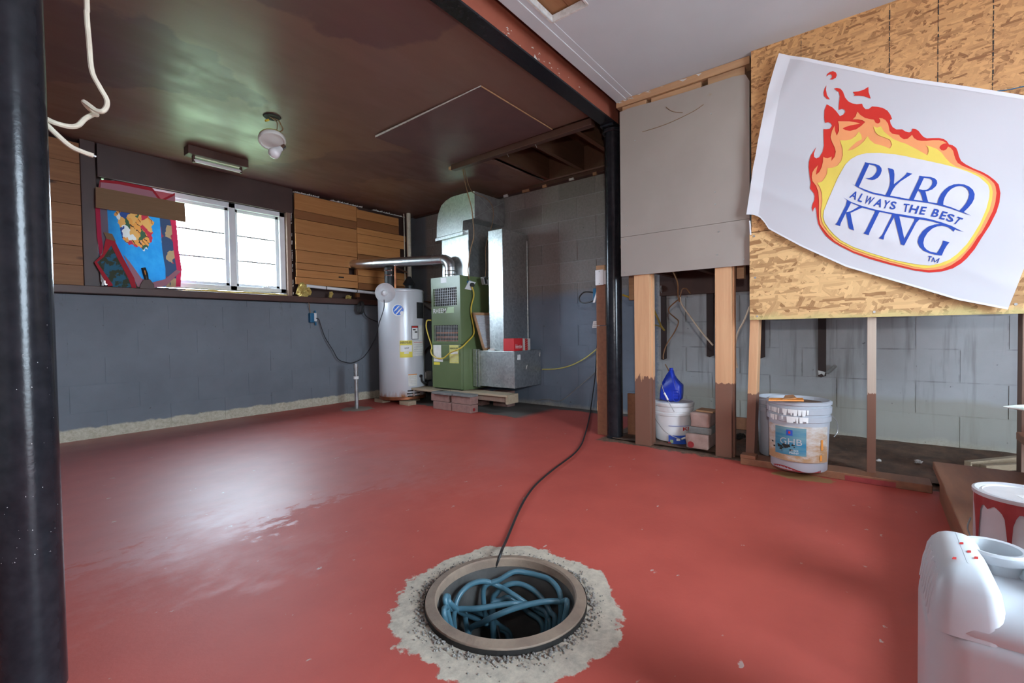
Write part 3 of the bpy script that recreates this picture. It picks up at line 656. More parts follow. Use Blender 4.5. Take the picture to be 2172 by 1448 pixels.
lg = S(box('trim_ledge', 'brown_paint', (-1.85, 4.44, 1.065), (3.36, 4.64, 1.120), bevel=.004), 'brown painted ledge along the top of the block wall', 'ledge')
# crumbly foam along the sill and in the cavity
def clump(name, label, c, s, mat, n=7, cat='insulation'):
    b = bmesh.new()
    for i in range(n):
        m = Matrix.Translation(Vector((random.uniform(-.6, .6) * s[0], random.uniform(-.5, .5) * s[1], s[2] * random.uniform(.25, .8)))) @ Matrix.Diagonal((s[0] * random.uniform(.35, .7), s[1] * .6, s[2] * random.uniform(.3, .6), 1))
        bmesh.ops.create_icosphere(b, subdivisions=2, radius=1, matrix=m)
    for v in b.verts: v.co += Vector([random.uniform(-1, 1) * min(s) * .35 for _ in range(3)]); v.co.z = max(v.co.z, 0)
    me = bpy.data.meshes.new(name); b.to_mesh(me); b.free(); me.materials.append(M[mat])
    return tag(put(name, me, c), label, cat)
clump('insulation_tuft', 'large torn yellow insulation tuft on the ledge at the left end of the white pipe', (2.33, 4.50, 1.12), (.06, .05, .10), 'foam', 10)
clump('insulation_tuft', 'small pale insulation tuft on the ledge below the middle of the white pipe', (2.62, 4.50, 1.12), (.022, .03, .06), 'foam', 5)
clump('insulation_tuft', 'small yellow insulation tuft on the ledge under the pine boards, by the short stud', (2.84, 4.50, 1.12), (.035, .03, .035), 'foam', 5)
clump('sill_foam', 'thin crumbly strip of foam along the window sill', (1.75, 4.55, 1.118), (.42, .02, .022), 'foam', 26)
# fluffy white edge behind the towel
clump('insulation_tuft', 'white fluffy insulation left of the printed towel', (0.808, 4.515, 1.13), (.016, .02, .22), 'plaster', 8)

# ---- cedar planks (left) and pine boards (right of window)
cd = T('cedar_panel', 'patch of knotty cedar planks left of the window behind the black pole', 'wood panel', (0.38, 4.53, 1.12))
z = 1.122
for k, h in enumerate((.15, .14, .15, .145, .15, .15, .15)):
    box('plank', 'cedar', (-0.9, 4.530 + random.uniform(0, .002), z), (0.703, 4.55, z + h - .0025), cd, .0015); z += h
pn = T('pine_panel', 'patch of orange pine boards right of the window with vent pipe hole', 'wood panel', (2.95, 4.5, 1.235))
z = 1.245
lh = [(.075, 'pine_x'), (.075, 'pine_x'), (.068, 'pine_x'), (.125, 'pine_x'), (.165, 'pine_x'), (.145, 'pine_x'), (.085, 'pine_dark'), (.165, 'pine_x')]
for i, (h, m) in enumerate(lh):
    x1 = 2.952; x0 = 2.262 + random.uniform(-.006, .012)
    if i == 2: x1 = 2.845
    box('plank', m, (x0, 4.496 + random.uniform(0, .004), z), (x1, 4.516, z + h - .004), pn, .0015); z += h
z = 1.235
rh = [(.075, 'pine_dark', 3.60), (.08, 'pine_x', 3.62), (.08, 'pine_x', 3.63), (.055, 'pine_dark', 3.48), (.105, 'pine_dark', 3.45), (.13, 'pine_x', 3.54), (.095, 'pine_x', 3.62), (.07, 'pine_x', 3.63), (.10, 'pine_dark', 3.53), (.10, 'pine_x', 3.53)]
for i, (h, m, x1) in enumerate(rh):
    box('plank', m, (3.02 if i == 3 else 2.958, 4.498 + random.uniform(0, .004), z), (x1, 4.516, z + h - .004), pn, .0015); z += h
box('knot_slot', 'dark', (2.72, 4.493, 1.345), (2.78, 4.497, 1.358), pn)
box('cleat', 'pine_dark', (2.945, 4.517, 1.15), (2.985, 4.55, 2.14), pn)
mb = MB()
for i in range(90):
    x = 2.25 + i * .0152; h = random.uniform(.003, .016); w = random.uniform(.006, .022)
    if mnoise.noise(Vector((x * 6, 0, 0))) > -.15:
        mb.hexa([(x, 4.494, 2.148), (x + w, 4.494, 2.15), (x + w, 4.515, 2.15), (x, 4.515, 2.15)], [(x, 4.494, 2.152 + h * .2), (x + w, 4.494, 2.152 + h), (x + w, 4.515, 2.152 + h), (x, 4.515, 2.152 + h * .5)])
S(mb.obj('trim_plaster_edge', 'plaster'), 'ragged white plaster edge above the pine boards', 'trim')
box('cavity_stud', 'brown_paint', (2.95, 4.52, 1.10), (2.99, 4.60, 1.25), pn)
pp = T('drain_pipe', 'white plastic pipe lying along the ledge under the pine boards', 'pipe', (2.7, 4.49, 1.19))
a, b = at(1, 4.47, 650, 606), at(1, 4.47, 800, 622)
MB().tube([a, b], 0.0165, 16).obj('pipe', 'white_plastic', pp, smooth=True)
for f in (.25, .68):
    c = a.lerp(b, f); MB().tube([c - Vector((.004, 0, 0)), c + Vector((.004, 0, 0))], .018, 16).obj('strap', 'black', pp)
cp = T('corner_pipe', 'tall pale pipe in the corner behind the water heater', 'pipe', (3.63, 4.44, 0))
MB().tube([(3.63, 4.44, 0.0), (3.63, 4.44, H)], .026, 16).obj('pipe', 'cream_wire', cp, smooth=True)
MB().tube([(3.60, 4.49, 1.3), (3.60, 4.49, H)], .006, 8).obj('cable', 'cream_wire', cp, smooth=True)

# ================================================================== PARTITION
def stud(label, y0, y1, z1, mat, x0=2.83, x1=2.868, z0=0.0, lean=0.0):
    mb = MB().hexa([(x0, y0 + lean, z0), (x1, y0 + lean, z0), (x1, y1 + lean, z0), (x0, y1 + lean, z0)], [(x0, y0, z1), (x1, y0, z1), (x1, y1, z1), (x0, y1, z1)])
    return tag(mb.obj('wall_stud', mat, bevel=.002), label, 'stud', 'open wall studs')
s1 = stud('wide fir stud nearest the black pole, brown at its foot', 1.121, 1.222, 1.20, 'stud_a')
box('nailer', 'stud_a', (2.868, 1.115, 0), (2.905, 1.135, 1.2), s1)
s2 = stud('wide fir stud right of the white bucket, brown at its foot', 0.640, 0.728, 1.20, 'stud_b')
box('nailer', 'stud_b', (2.868, 0.632, 0), (2.905, 0.652, 1.2), s2)
s3 = stud('narrow leaning fir stud between the bricks and the paint pail', 0.497, 0.541, 0.80, 'stud_c', 2.815, 2.90, 0.04, 0.024)
s4 = stud('narrow grey-weathered stud right of the paint pail', -0.008, 0.027, 0.80, 'stud_d', 2.815, 2.90, 0.035)
tag(box('wall_stud', 'weathered_z', (2.82, -0.53, 0.0), (2.90, -0.485, 0.80), bevel=.002), 'dark weathered stud at the right edge by the stairs', 'stud', 'open wall studs')
sp = T('sill_plate', 'brown wooden sill plate on the floor under the strand board', 'sill plate', (2.8, 0.15, 0))
MB().box((2.735, -0.205, 0.0), (2.86, 0.575, 0.036)).obj('plate', 'brown_step', sp, bevel=.003)
box('offcut', 'brown_step', (2.733, 0.50, 0.036), (2.80, 0.575, 0.055), sp, .002)
MB().grid(lambda u, v: (2.7335 + .002 * v, -.08 + u * .19, .002 + v * .032), 8, 2).obj('red_smear', 'drip_red', sp)
# grey drywall (paper side out) in boards
dp = T('drywall_panel', 'taupe drywall sheet hung behind the black pole, torn along the top', 'drywall', (2.81, .92, 1.1))
def yz(name, mat, y0, y1, za, zb, x0, x1, par, n=1): return MB().box((x0, y0, za), (x1, y1, zb)).obj(name, mat, par)
yz('sheet', 'drywall', .541, 1.303, 1.096, 1.348, 2.813, 2.826, dp)
yz('sheet', 'drywall', .541, 1.303, 1.350, 1.6205, 2.813, 2.826, dp)
yz('sheet', 'drywall', .541, 1.303, 1.6205, 1.896, 2.8135, 2.826, dp)
top = [(.541, 1.896), (1.303, 1.896), (1.303, 2.160), (1.24, 2.166), (1.05, 2.155), (.86, 2.150), (.72, 2.150), (.62, 2.150), (.56, 2.140), (.541, 2.10)]
MB().prism(top, 0, 2.8135, 2.826).obj('sheet', 'drywall', dp)
for y, z in ((1.28, 1.12), (1.26, 1.42), (.72, 1.46), (.70, 1.30), (.71, 1.17), (.72, 1.53), (1.27, 1.33), (.57, 1.13), (1.2, 1.95), (.74, 1.98), (.95, 2.0)):
    MB().tube([(2.8115, y, z), (2.8138, y, z)], .004, 8).obj('screw', 'steel', dp)
wire('pencil_crack', [(2.811, 1.15, 1.99), (2.811, 1.0, 1.995), (2.811, .85, 2.02), (2.811, .78, 2.045)], .0016, 'brown_wire', dp)
wire('pencil_crack', [(2.811, 1.0, 2.10), (2.811, .96, 2.06), (2.811, .90, 2.035)], .0016, 'brown_wire', dp)
# exposed blocking over the drywall, ragged
tp = T('top_plate', 'splintered bare lumber between the taupe drywall and pale ceiling', 'lumber', (2.84, .9, 2.15))
box('plate', 'rough_y', (2.818, .54, 2.195), (2.90, 1.33, 2.238), tp, .002)
for y0, y1, zz in ((1.13, 1.29, .0), (.80, 1.10, .004), (.565, .76, -.004)):
    box('blocking', 'rough_y', (2.822 + random.uniform(0, .01), y0, 2.14 + zz), (2.87, y1, 2.192), tp, .002)
box('back_board', 'old_x', (2.90, .54, 2.0), (2.92, 1.33, 2.24), tp)
mb = MB()
for i in range(36):
    y = random.uniform(.72, 1.31); h = random.uniform(.004, .018); w = random.uniform(.01, .05)
    if y < 1.08 and random.random() < .75: continue
    mb.add([(2.8165, y, 2.236 - random.uniform(0, .02)), (2.8165, y + w, 2.236), (2.8165, y + w * .5, 2.236 - h)], [(0, 1, 2)])
mb.obj('plaster_smear', 'plaster', tp)['kind'] = 'stuff'
# strand board sheets
ob = T('strand_board', 'lower strand board sheet under the white flag, coarse pale flakes', 'strand board', (2.79, -.05, .79))
box('sheet', 'osb_low', (2.789, -.95, .791), (2.801, .537, 1.266), ob)
for y, z in ((.515, 1.245), (.50, .81), (.0, .815), (-.46, .83), (.51, 1.02)): MB().tube([(2.7865, y, z), (2.79, y, z)], .0055, 10).obj('screw', 'steel', ob)
ou = T('strand_board', 'upper strand board sheet behind the white flag with inked nailing lines', 'strand board', (2.79, -.05, 1.27))
box('sheet', 'osb_up', (2.787, -.95, 1.269), (2.800, .527, 2.24), ou)
for px_, py_ in ((1699, 100), (1887, 60), (1990, 60), (2107, 60)):
    y = at(0, 2.786, px_, py_).y
    mb = MB()
    for k in range(28):
        z = 1.55 + k * .0245; w = random.uniform(.0022, .0045) * (.5 if px_ == 1699 else 1); mb.box((2.7858, y - w / 2 + random.uniform(-.001, .001), z), (2.7868, y + w / 2, z + random.uniform(.014, .0245)))
    mb.obj('ink_line', 'print_black', ou)
wire('green_thread', [at(0, 2.783, 2115, 193), at(0, 2.780, 2140, 190), at(0, 2.783, 2172, 183), at(0, 2.783, 2200, 178)], .002, 'outlet_blue', ou)

# ---- crawl space behind the partition
cc_ = S(box('ceiling_crawl', 'old_x', (2.92, -1.2, 1.30), (3.8, 1.40, 1.32)), 'dark boarded underside over the crawl space', 'ceiling')
for yy in (.20, .62, .95, 1.25): box('joist', 'old_x', (2.92, yy, 1.16), (3.8, yy + .04, 1.30), cc_)
box('rim_board', 'brown_paint', (3.755, -1.2, 1.02), (3.798, 1.40, 1.30), cc_, .003)
def strip(px0, px1, pyb, label, par=None):
    a, b = at(0, 3.78, px0, 650), at(0, 3.78, px1, 650); zb = at(0, 3.78, px0, pyb).z
    mb = MB().prism([(a.y, 1.02), (b.y, 1.02), (b.y, zb + .012), ((a.y + b.y) / 2 + .005, zb), (a.y, zb + .006)], 0, 3.784, 3.8)
    return tag(mb.obj('furring_strip', 'strip_brown'), label, 'wood strip', 'dark strips on the crawl space wall')
f1 = strip(1401, 1412, 763, 'dark brown strip on the crawl wall with white cobweb tuft')
f2 = strip(1498, 1513, 757, 'dark brown strip on the crawl wall left of the wide middle stud')
f3 = strip(1608, 1622, 760, 'dark brown strip on the crawl wall behind the leaning stud')
f4 = strip(1735, 1752, 800, 'longest dark strip on the crawl wall, broken end, above the paint pail')
MB().add([at(0, 3.782, *p) for p in ((1735, 785), (1751, 789), (1748, 797), (1743, 792), (1736, 795))], [(0, 1, 2, 3, 4)]).obj('torn_end', 'plaster', f4)
clump('cobweb_tuft', 'grey cobweb tuft hanging on the crawl wall strip', tuple(at(0, 3.76, 1404, 625)), (.03, .012, .07), 'grey_wire', 5, 'cobweb')
wire('bent_nail', [at(0, 3.78, 1755, 790), at(0, 3.76, 1765, 782), at(0, 3.75, 1772, 775)], .012, 'grey_wire')
tag(bpy.data.objects['bent_nail'], 'rusty grey stub poking from the crawl wall beside the longest strip', 'stub')
# hanging block right of the middle stud
tag(box('lumber_block', 'rough_y', tuple(at(0, 2.96, 1578, 590)), tuple(at(0, 2.96, 1562, 566) + Vector((.05, 0, .12))), bevel=.003), 'short bare wood block hanging under the drywall beside the strand board', 'wood block')
# post and boards behind the pole
bp = T('brown_post', 'brown painted post just left of the black pole, bare at the top', 'post', (2.98, 1.53, 0))
box('lower_length', 'brown_step', (2.945, 1.478, 0), (2.99, 1.556, .776), bp, .002)
box('upper_length', 'brown_step', (2.945, 1.485, .780), (2.99, 1.556, 1.10), bp, .002)
box('bare_top', 'rough_y', (2.950, 1.49, 1.10), (2.985, 1.558, 1.205), bp, .002)
for z0_, z1_ in ((.36, .62), (.16, .24)):
    MB().prism([(1.552, z0_), (1.5585, z0_ + .02), (1.5575, z1_), (1.552, z1_ - .03)], 0, 2.944, 2.95).obj('split', 'rough_y', bp)
box('post_block', 'rough_y', (3.0, 1.275, .95), (3.05, 1.335, 1.16), None, .003); tag(bpy.data.objects['post_block'], 'bare wood block behind the black pole under the drywall', 'wood block')
tag(box('post_board', 'brown_step', (3.02, 1.27, .0), (3.045, 1.36, .30), bevel=.002), 'short brown board standing behind the black pole', 'board')
tag(box('crawl_board', 'brown_step', (3.60, .45, .015), (3.63, 1.30, .10), bevel=.002), 'brown board on edge along the crawl space floor', 'board')

# ================================================================== FLAG
FX = 2.772
def wave(y, z):
    u = (.387 - y) * .871 + (2.156 - z) * .49; v = (2.156 - z) * .871 - (.387 - y) * .49
    w = .0055 * math.sin(9 * u + 4 * v) + .005 * math.sin(5.5 * v - 3 * u + 1) + .0035 * math.sin(17 * v + 5 * u)
    fold = .012 * math.exp(-((u + .02) / .06) ** 2) + .007 * math.exp(-((u - .13 + .1 * v) / .045) ** 2)
    cre = .004 * math.exp(-((v - .62 - .05 * u) / .03) ** 2) + .003 * math.exp(-((v - .43) / .03) ** 2)
    return FX - .004 - (w + .008) - fold - cre
def p2(x, y): q = at(0, FX, x, y); return (q.y, q.z)
def along(pts, t):
    d = [0]
    for i in range(len(pts) - 1): d.append(d[-1] + math.dist(pts[i], pts[i + 1]))
    s = t * d[-1]
    for i in range(len(pts) - 1):
        if s <= d[i + 1] + 1e-9:
            f = (s - d[i]) / max(d[i + 1] - d[i], 1e-9); return (pts[i][0] + (pts[i + 1][0] - pts[i][0]) * f, pts[i][1] + (pts[i + 1][1] - pts[i][1]) * f)
    return pts[-1]
TRc = (-.60, 1.605)
topE = [p2(1654, 118), p2(1889, 160), p2(2172, 204), TRc]
botE = [p2(*q) for q in ((1583.5, 455.6), (1598, 455.5), (1612, 461), (1622, 472), (1631, 486), (1660, 502), (1701, 523.7), (1795, 566), (1912, 601), (2030, 636.5), (2135, 656.6))]
lefE = [p2(*q) for q in ((1654, 118), (1630.5, 197), (1604.6, 328.8), (1597.6, 357), (1583.5, 455.6))]
rigE = [TRc, p2(2172, 565), p2(2135, 656.6)]
def coons(u, v):
    a, b, c, d = along(topE, u), along(botE, u), along(lefE, v), along(rigE, v)
    P00, P10, P01, P11 = topE[0], topE[-1], botE[0], botE[-1]
    r = []
    for k in (0, 1):
        r.append((1 - v) * a[k] + v * b[k] + (1 - u) * c[k] + u * d[k] - ((1 - u) * (1 - v) * P00[k] + u * (1 - v) * P10[k] + (1 - u) * v * P01[k] + u * v * P11[k]))
    return r
fg = T('flag', 'white promotional flag with flaming PYRO KING logo hung askew on strand board', 'flag', (FX, -.05, .8))
def fsurf(u, v, off=0.0): y, z = coons(u, v); return (wave(y, z) - off, y, z)
mb = MB().grid(lambda u, v: fsurf(u, v), 90, 64); mb.obj('cloth', 'flag', fg, smooth=True)
MB().grid(lambda u, v: fsurf(u, v * .018, .0012), 90, 2).obj('hem', 'flag_hem', fg, smooth=True)
MB().grid(lambda u, v: fsurf(u, 1 - v * .010, .0012), 90, 2).obj('hem', 'flag_hem', fg, smooth=True)
MB().grid(lambda u, v: fsurf(u * .055, v, .0012), 6, 64).obj('sleeve', 'flag_hem', fg, smooth=True)
MB().tube([at(0, 2.77, 1590, 468), at(0, 2.775, 1592, 498)], .004, 6).obj('tie', 'flag_hem', fg)
def tile(ox, oy, sc, pts): return [p2(ox + x / sc, oy + y / sc) for x, y in pts]
def T1(*p): return tile(1700, 140, 9.05, p)
def T2(*p): return tile(1700, 290, 9.05, p)
def T3(*p): return tile(1920, 240, 9.05, p)
def T4(*p): return tile(1700, 440, 9.05, p)
def L5(*p): return tile(1760, 330, 12.067, p)
def L6(*p): return tile(1910, 360, 12.067, p)
def L7(*p): return tile(1760, 430, 12.067, p)
def L8(*p): return tile(1900, 450, 12.067, p)
def PX(*p): return [p2(*q) for q in p]
def sheet(name, polys, off, mat, tris=None):
    b = bmesh.new()
    for pl in polys:
        vs = [b.verts.new((0, *q)) for q in pl]
        for t in tessellate_polygon([[Vector((q[0], q[1], 0)) for q in pl]]):
            try: b.faces.new([vs[i] for i in t])
            except ValueError: pass
    for vs2, fs2 in (tris or []):
        vs = [b.verts.new((0, *q)) for q in vs2]
        for t in fs2:
            try: b.faces.new([vs[i] for i in t])
            except ValueError: pass
    ys = [v.co.y for v in b.verts]; zs = [v.co.z for v in b.verts]; c = .022
    for lo, hi, ax in ((min(ys), max(ys), 1), (min(zs), max(zs), 2)):
        k = math.ceil(lo / c)
        while k * c < hi:
            co = Vector((0, 0, 0)); co[ax] = k * c; no = Vector((0, 0, 0)); no[ax] = 1
            bmesh.ops.bisect_plane(b, geom=b.verts[:] + b.edges[:] + b.faces[:], plane_co=co, plane_no=no); k += 1
    for v in b.verts: v.co.x = wave(v.co.y, v.co.z) - off
    og = Vector((FX, (min(ys) + max(ys)) / 2, min(zs)))
    for v in b.verts: v.co -= og
    for f in b.faces:
        f.normal_update()
        if f.normal.x > 0: f.normal_flip()
        f.smooth = True
    me = bpy.data.meshes.new(name); b.to_mesh(me); b.free(); me.materials.append(M[mat])
    return put(name, me, og, fg)
red = (T2((230, 1462), (208, 1380), (225, 1300), (255, 1230), (262, 1160), (245, 1100), (170, 1005), (183, 900), (165, 780), (143, 600), (150, 500), (185, 380), (290, 215), (245, 340), (250, 405), (290, 435), (350, 410), (410, 310), (437, 190), (430, 0))
       + T1((428, 1228), (480, 1232), (550, 1220), (592, 1160), (560, 1110), (520, 1096), (455, 1108), (440, 1000), (445, 860), (490, 750), (600, 810), (670, 880), (740, 975), (800, 950), (845, 895), (830, 850), (780, 837), (715, 855), (720, 750), (740, 600), (720, 520), (625, 457), (680, 445), (750, 455), (800, 510), (840, 620), (900, 690), (980, 730), (1060, 742), (1165, 733), (1185, 790), (1230, 840), (1290, 838), (1355, 785), (1450, 792), (1560, 815), (1650, 870), (1705, 950), (1738, 1035), (1697, 1062), (1710, 1130), (1750, 1200), (1820, 1245), (1930, 1243), (1990, 1285), (2060, 1303), (2110, 1285))
       + T3((134, 323), (190, 330), (250, 370), (300, 440), (350, 490), (410, 513), (520, 507), (640, 505), (730, 525), (790, 565), (830, 625), (900, 640), (970, 690), (1000, 760), (1025, 850), (1065, 930), (1150, 990), (1300, 1065), (1480, 1135), (1600, 1200), (1720, 1290), (1790, 1370))
       + PX((2119, 396), (2121.5, 410), (2119, 430), (2112, 451), (2098, 479), (2080, 506.4), (2065.7, 529.6), (2049, 549.4), (2036.7, 560), (2020, 570), (1996.8, 576.5), (1970, 578.5))
       + T4((2172, 1215), (1700, 1100), (1300, 985), (1000, 875), (750, 750), (600, 660), (480, 560), (400, 450), (330, 330), (305, 180), (295, 60), (275, 10), (245, 45)))
frag = [T1((485, 240), (500, 195), (550, 150), (610, 135), (665, 155), (685, 205), (665, 255), (610, 288), (545, 290), (585, 260), (595, 225), (570, 197), (525, 205)),
        T1((485, 400), (475, 480), (495, 580), (550, 660), (490, 650), (435, 590), (430, 530), (450, 460)),
        T1((985, 512), (1090, 500), (1190, 470), (1285, 412), (1290, 510), (1330, 635), (1200, 590), (1100, 583), (1005, 585), (1022, 560), (1005, 530))]
sheet('flame_red', [red] + frag, .0022, 'f_red')
peach = (T2((345, 1448), (345, 1250), (330, 1080), (290, 960), (215, 860), (203, 790), (215, 700), (250, 640), (322, 565), (290, 680), (285, 745), (350, 690), (395, 600), (420, 500), (425, 405), (465, 428), (510, 435), (585, 403), (580, 487), (640, 410), (665, 310), (640, 220), (600, 140), (570, 60))
         + T1((565, 1380), (590, 1270), (640, 1165), (645, 1260), (683, 1362), (725, 1260), (722, 1150), (705, 1078), (920, 1080), (1060, 1105), (1128, 1128), (950, 1160), (850, 1190), (795, 1220), (850, 1255), (940, 1268), (1050, 1240), (1150, 1170), (1225, 1095), (1170, 1060), (1090, 1042), (985, 1042), (1040, 985), (1075, 890), (1130, 955), (1220, 1015), (1320, 1040), (1390, 1050), (1420, 1110), (1470, 1130), (1510, 1100), (1510, 1060), (1485, 1018), (1550, 1025), (1610, 1060), (1660, 1130), (1675, 1200), (1690, 1280), (1740, 1330), (1870, 1355), (1890, 1395), (1960, 1440), (2030, 1430))
         + T3((125, 450), (160, 510), (220, 550), (300, 565), (400, 565), (520, 550), (640, 550), (720, 570), (785, 605), (720, 615), (660, 655), (645, 695), (680, 735), (730, 745), (780, 720), (810, 670), (860, 690), (910, 750), (930, 830), (955, 900), (1000, 970), (1080, 1020), (1250, 1085), (1400, 1145), (1520, 1205), (1620, 1270), (1700, 1350))
         + PX((2111, 396), (2113, 410), (2110, 430), (2104, 449), (2092, 473), (2080, 494.7), (2072, 504), (2057.5, 526), (2036.7, 549.4), (2016, 563.5), (1996, 571.5), (1970, 573.5))
         + T4((2172, 1185), (1700, 1065), (1300, 950), (1000, 845), (750, 720), (640, 650), (520, 540), (440, 440), (370, 340), (345, 230), (345, 100)))
sheet('flame_peach', [peach], .0042, 'f_peach')
yel = (T2((410, 1250), (400, 1100), (370, 1000), (310, 905), (400, 880), (460, 800), (500, 720), (505, 625), (600, 618), (700, 580), (770, 490), (800, 380), (795, 250), (745, 95), (850, 98), (950, 80), (1040, 20), (1105, -72), (1150, 0), (1165, 75), (1060, 130), (960, 220), (890, 298), (1000, 270), (1110, 200), (1200, 120), (1270, 20), (1310, 90), (1400, 165), (1550, 205), (1695, 262), (1735, 190), (1700, 95), (1640, 65), (1480, 5))
       + T1((1420, 1300), (1380, 1180), (1450, 1215), (1525, 1185), (1580, 1290), (1680, 1375)) + T2((1760, 80), (1900, 140))
       + T3((0, 620), (200, 720), (415, 838), (440, 760), (430, 690), (385, 650), (480, 675), (600, 720), (690, 790), (760, 880), (850, 970), (960, 1040), (1150, 1100), (1350, 1165), (1500, 1240), (1600, 1330))
       + PX((2102, 395), (2105, 408), (2103, 425), (2097, 447), (2076.5, 489), (2061.6, 513), (2045, 534.5), (2024, 552.8), (2003.6, 562.7), (1982.9, 568), (1959, 569.7))
       + T4((2172, 1145), (1700, 1030), (1300, 910), (1000, 805), (750, 680), (620, 580), (510, 460), (420, 330), (385, 200), (388, 60)))
sheet('flame_yellow', [yel], .0062, 'f_yellow')
whi = (T2((445, 1440), (540, 1190), (700, 820), (850, 560), (950, 460), (1080, 390), (1250, 348), (1500, 345), (1800, 375), (2100, 425))
       + T3((0, 865), (300, 920), (700, 1000), (950, 1060), (1200, 1140), (1400, 1230), (1520, 1330))
       + PX((2095, 394), (2098, 406), (2097, 420), (2090, 445), (2077, 475), (2062, 499.7), (2049, 518.8), (2029, 539.5), (2011.9, 552), (1991, 560), (1970.4, 564), (1941, 561), (1900, 552.8))
       + T4((1700, 990), (1300, 870), (1000, 765), (760, 640), (640, 540), (540, 430), (460, 310), (430, 200), (450, 60)))
sheet('logo_field', [whi], .0082, 'f_white')
letters = [
    L5((905, 212), (1020, 235), (1000, 300), (745, 845), (650, 800), (870, 320), (900, 260)),
    L5((1000, 230), (1180, 262), (1270, 300), (1320, 360), (1328, 430), (1300, 520), (1240, 600), (1160, 650), (1080, 662), (990, 645), (915, 610), (1000, 615), (1080, 590), (1150, 530), (1200, 450), (1212, 390), (1195, 335), (1140, 295), (1012, 268)),
    L5((1490, 358), (1600, 385), (1635, 410), (1650, 520), (1645, 650), (1635, 770), (1780, 660), (1900, 560), (1950, 510), (1965, 470), (2105, 500), (2000, 570), (1800, 700), (1680, 810), (1610, 910), (1535, 1065), (1425, 1045), (1500, 890), (1530, 800), (1545, 680), (1530, 540), (1510, 430)),
    L6((475, 182), (600, 205), (590, 240), (325, 805), (215, 785), (430, 330), (470, 240)),
    L6((580, 200), (760, 215), (860, 245), (920, 300), (930, 370), (890, 450), (800, 530), (690, 575), (630, 580), (560, 575), (440, 560), (460, 525), (560, 550), (650, 545), (730, 500), (790, 420), (810, 350), (795, 290), (740, 255), (595, 238)),
    L6((440, 565), (500, 560), (625, 575), (650, 680), (700, 855), (565, 832), (540, 720), (500, 610)),
    L6((930, 888), (960, 770), (1020, 650), (1110, 540), (1220, 450), (1350, 395), (1480, 382), (1620, 395), (1750, 450), (1840, 530), (1885, 640), (1870, 760), (1810, 880), (1720, 990), (1600, 1108), (1485, 1070), (1580, 980), (1660, 880), (1720, 760), (1745, 650), (1730, 560), (1680, 490), (1600, 445), (1500, 435), (1390, 455), (1280, 520), (1190, 610), (1120, 730), (1085, 840), (1080, 925)),
    L5((560, 745), (650, 795), (750, 838), (900, 900), (1100, 975), (1420, 1040), (1540, 1058), (1800, 1098)) + L6((0, 745), (210, 778), (570, 825), (700, 848), (930, 885), (1080, 920), (1300, 990), (1480, 1065), (1600, 1105), (1790, 1200), (1480, 1090), (1250, 1010), (1050, 955), (800, 895), (500, 850), (0, 790)) + L5((1700, 1125), (1400, 1075), (1100, 1015), (900, 940), (740, 858)),
    L7((455, -37), (560, 15), (550, 45), (430, 280), (290, 560), (275, 625), (150, 577), (200, 540), (420, 100)),
    L7((430, 272), (540, 250), (780, 112), (850, 150), (540, 290), (430, 300)),
    L7((428, 300), (520, 270), (540, 300), (590, 560), (630, 735), (525, 695), (495, 660)),
    L7((1165, 220), (1285, 255), (1260, 290), (1020, 780), (1000, 850), (865, 805), (920, 750), (1150, 280)),
    L7((1595, 305), (1645, 315), (1640, 400), (1400, 850), (1375, 962), (1258, 925), (1330, 860), (1570, 390)),
    L7((1640, 318), (1770, 335), (1780, 400), (1905, 955), (1930, 1000), (1900, 1110), (1815, 1080), (1650, 410)),
    L8((475, 180), (605, 198), (510, 300), (210, 868), (125, 840), (215, 700), (460, 250)),
    L8((1120, 322), (1250, 315), (1400, 370), (1515, 430), (1462, 520), (1400, 455), (1300, 395), (1170, 370), (1040, 385), (920, 440), (800, 550), (720, 680), (695, 800), (715, 900), (780, 975), (880, 1030), (1040, 1060), (1110, 950), (1175, 830), (1195, 745), (1360, 785), (1290, 870), (1220, 990), (1160, 1125), (1000, 1105), (850, 1065), (700, 1000), (600, 900), (550, 780), (580, 650), (680, 500), (820, 390), (980, 335)),
    L5((350, 1100), (460, 1165)) + L7((540, 10), (830, 115), (1170, 205), (1600, 290), (1770, 320)) + L8((0, 60), (480, 140), (700, 165), (900, 210), (1150, 280), (1400, 370), (1520, 430), (1720, 530), (1480, 455), (1300, 370), (1150, 325), (900, 255), (600, 205), (480, 190), (75, 125)) + L7((1770, 360), (1280, 265), (1160, 242), (840, 158), (780, 128), (550, 38))]
for ix in ((0, 1), (2,), (3, 4, 5), (6,), (7,), (8, 9, 10), (11,), (12, 13, 14), (15,), (16,)): sheet('letter' if ix[0] not in (7, 16) else 'rule_line', [letters[i] for i in ix], .0102, 'f_blue')
# slogan, letter by letter along its curved line (glyph foot-left / foot-right / slant in flag tiles)
slog = []
def glyph(ch, bl, br, up):
    vs, fs = fit_text(ch, 0, 0, 1, 1, .022)
    slog.append(([(bl[0] + (br[0] - bl[0]) * u + up[0] * v, bl[1] + (br[1] - bl[1]) * u + up[1] * v) for u, v in vs], fs))
def gl(tilef, ch, x0, y0, x1, y1, ux, uy):
    a, b, c = tilef((x0, y0), (x1, y1), (x0 + ux, y0 + uy)); glyph(ch, a, b, (c[0] - a[0], c[1] - a[1]))
for g in (('A', 500, 1105, 668, 1170, 95, -180), ('L', 710, 1195, 815, 1232, 105, -190), ('W', 860, 1250, 1055, 1300, 100, -190), ('A', 1112, 1320, 1305, 1360, 90, -195), ('Y', 1330, 1370, 1475, 1390, 80, -200), ('S', 1520, 1395, 1665, 1415, 55, -200)): gl(L5, *g)
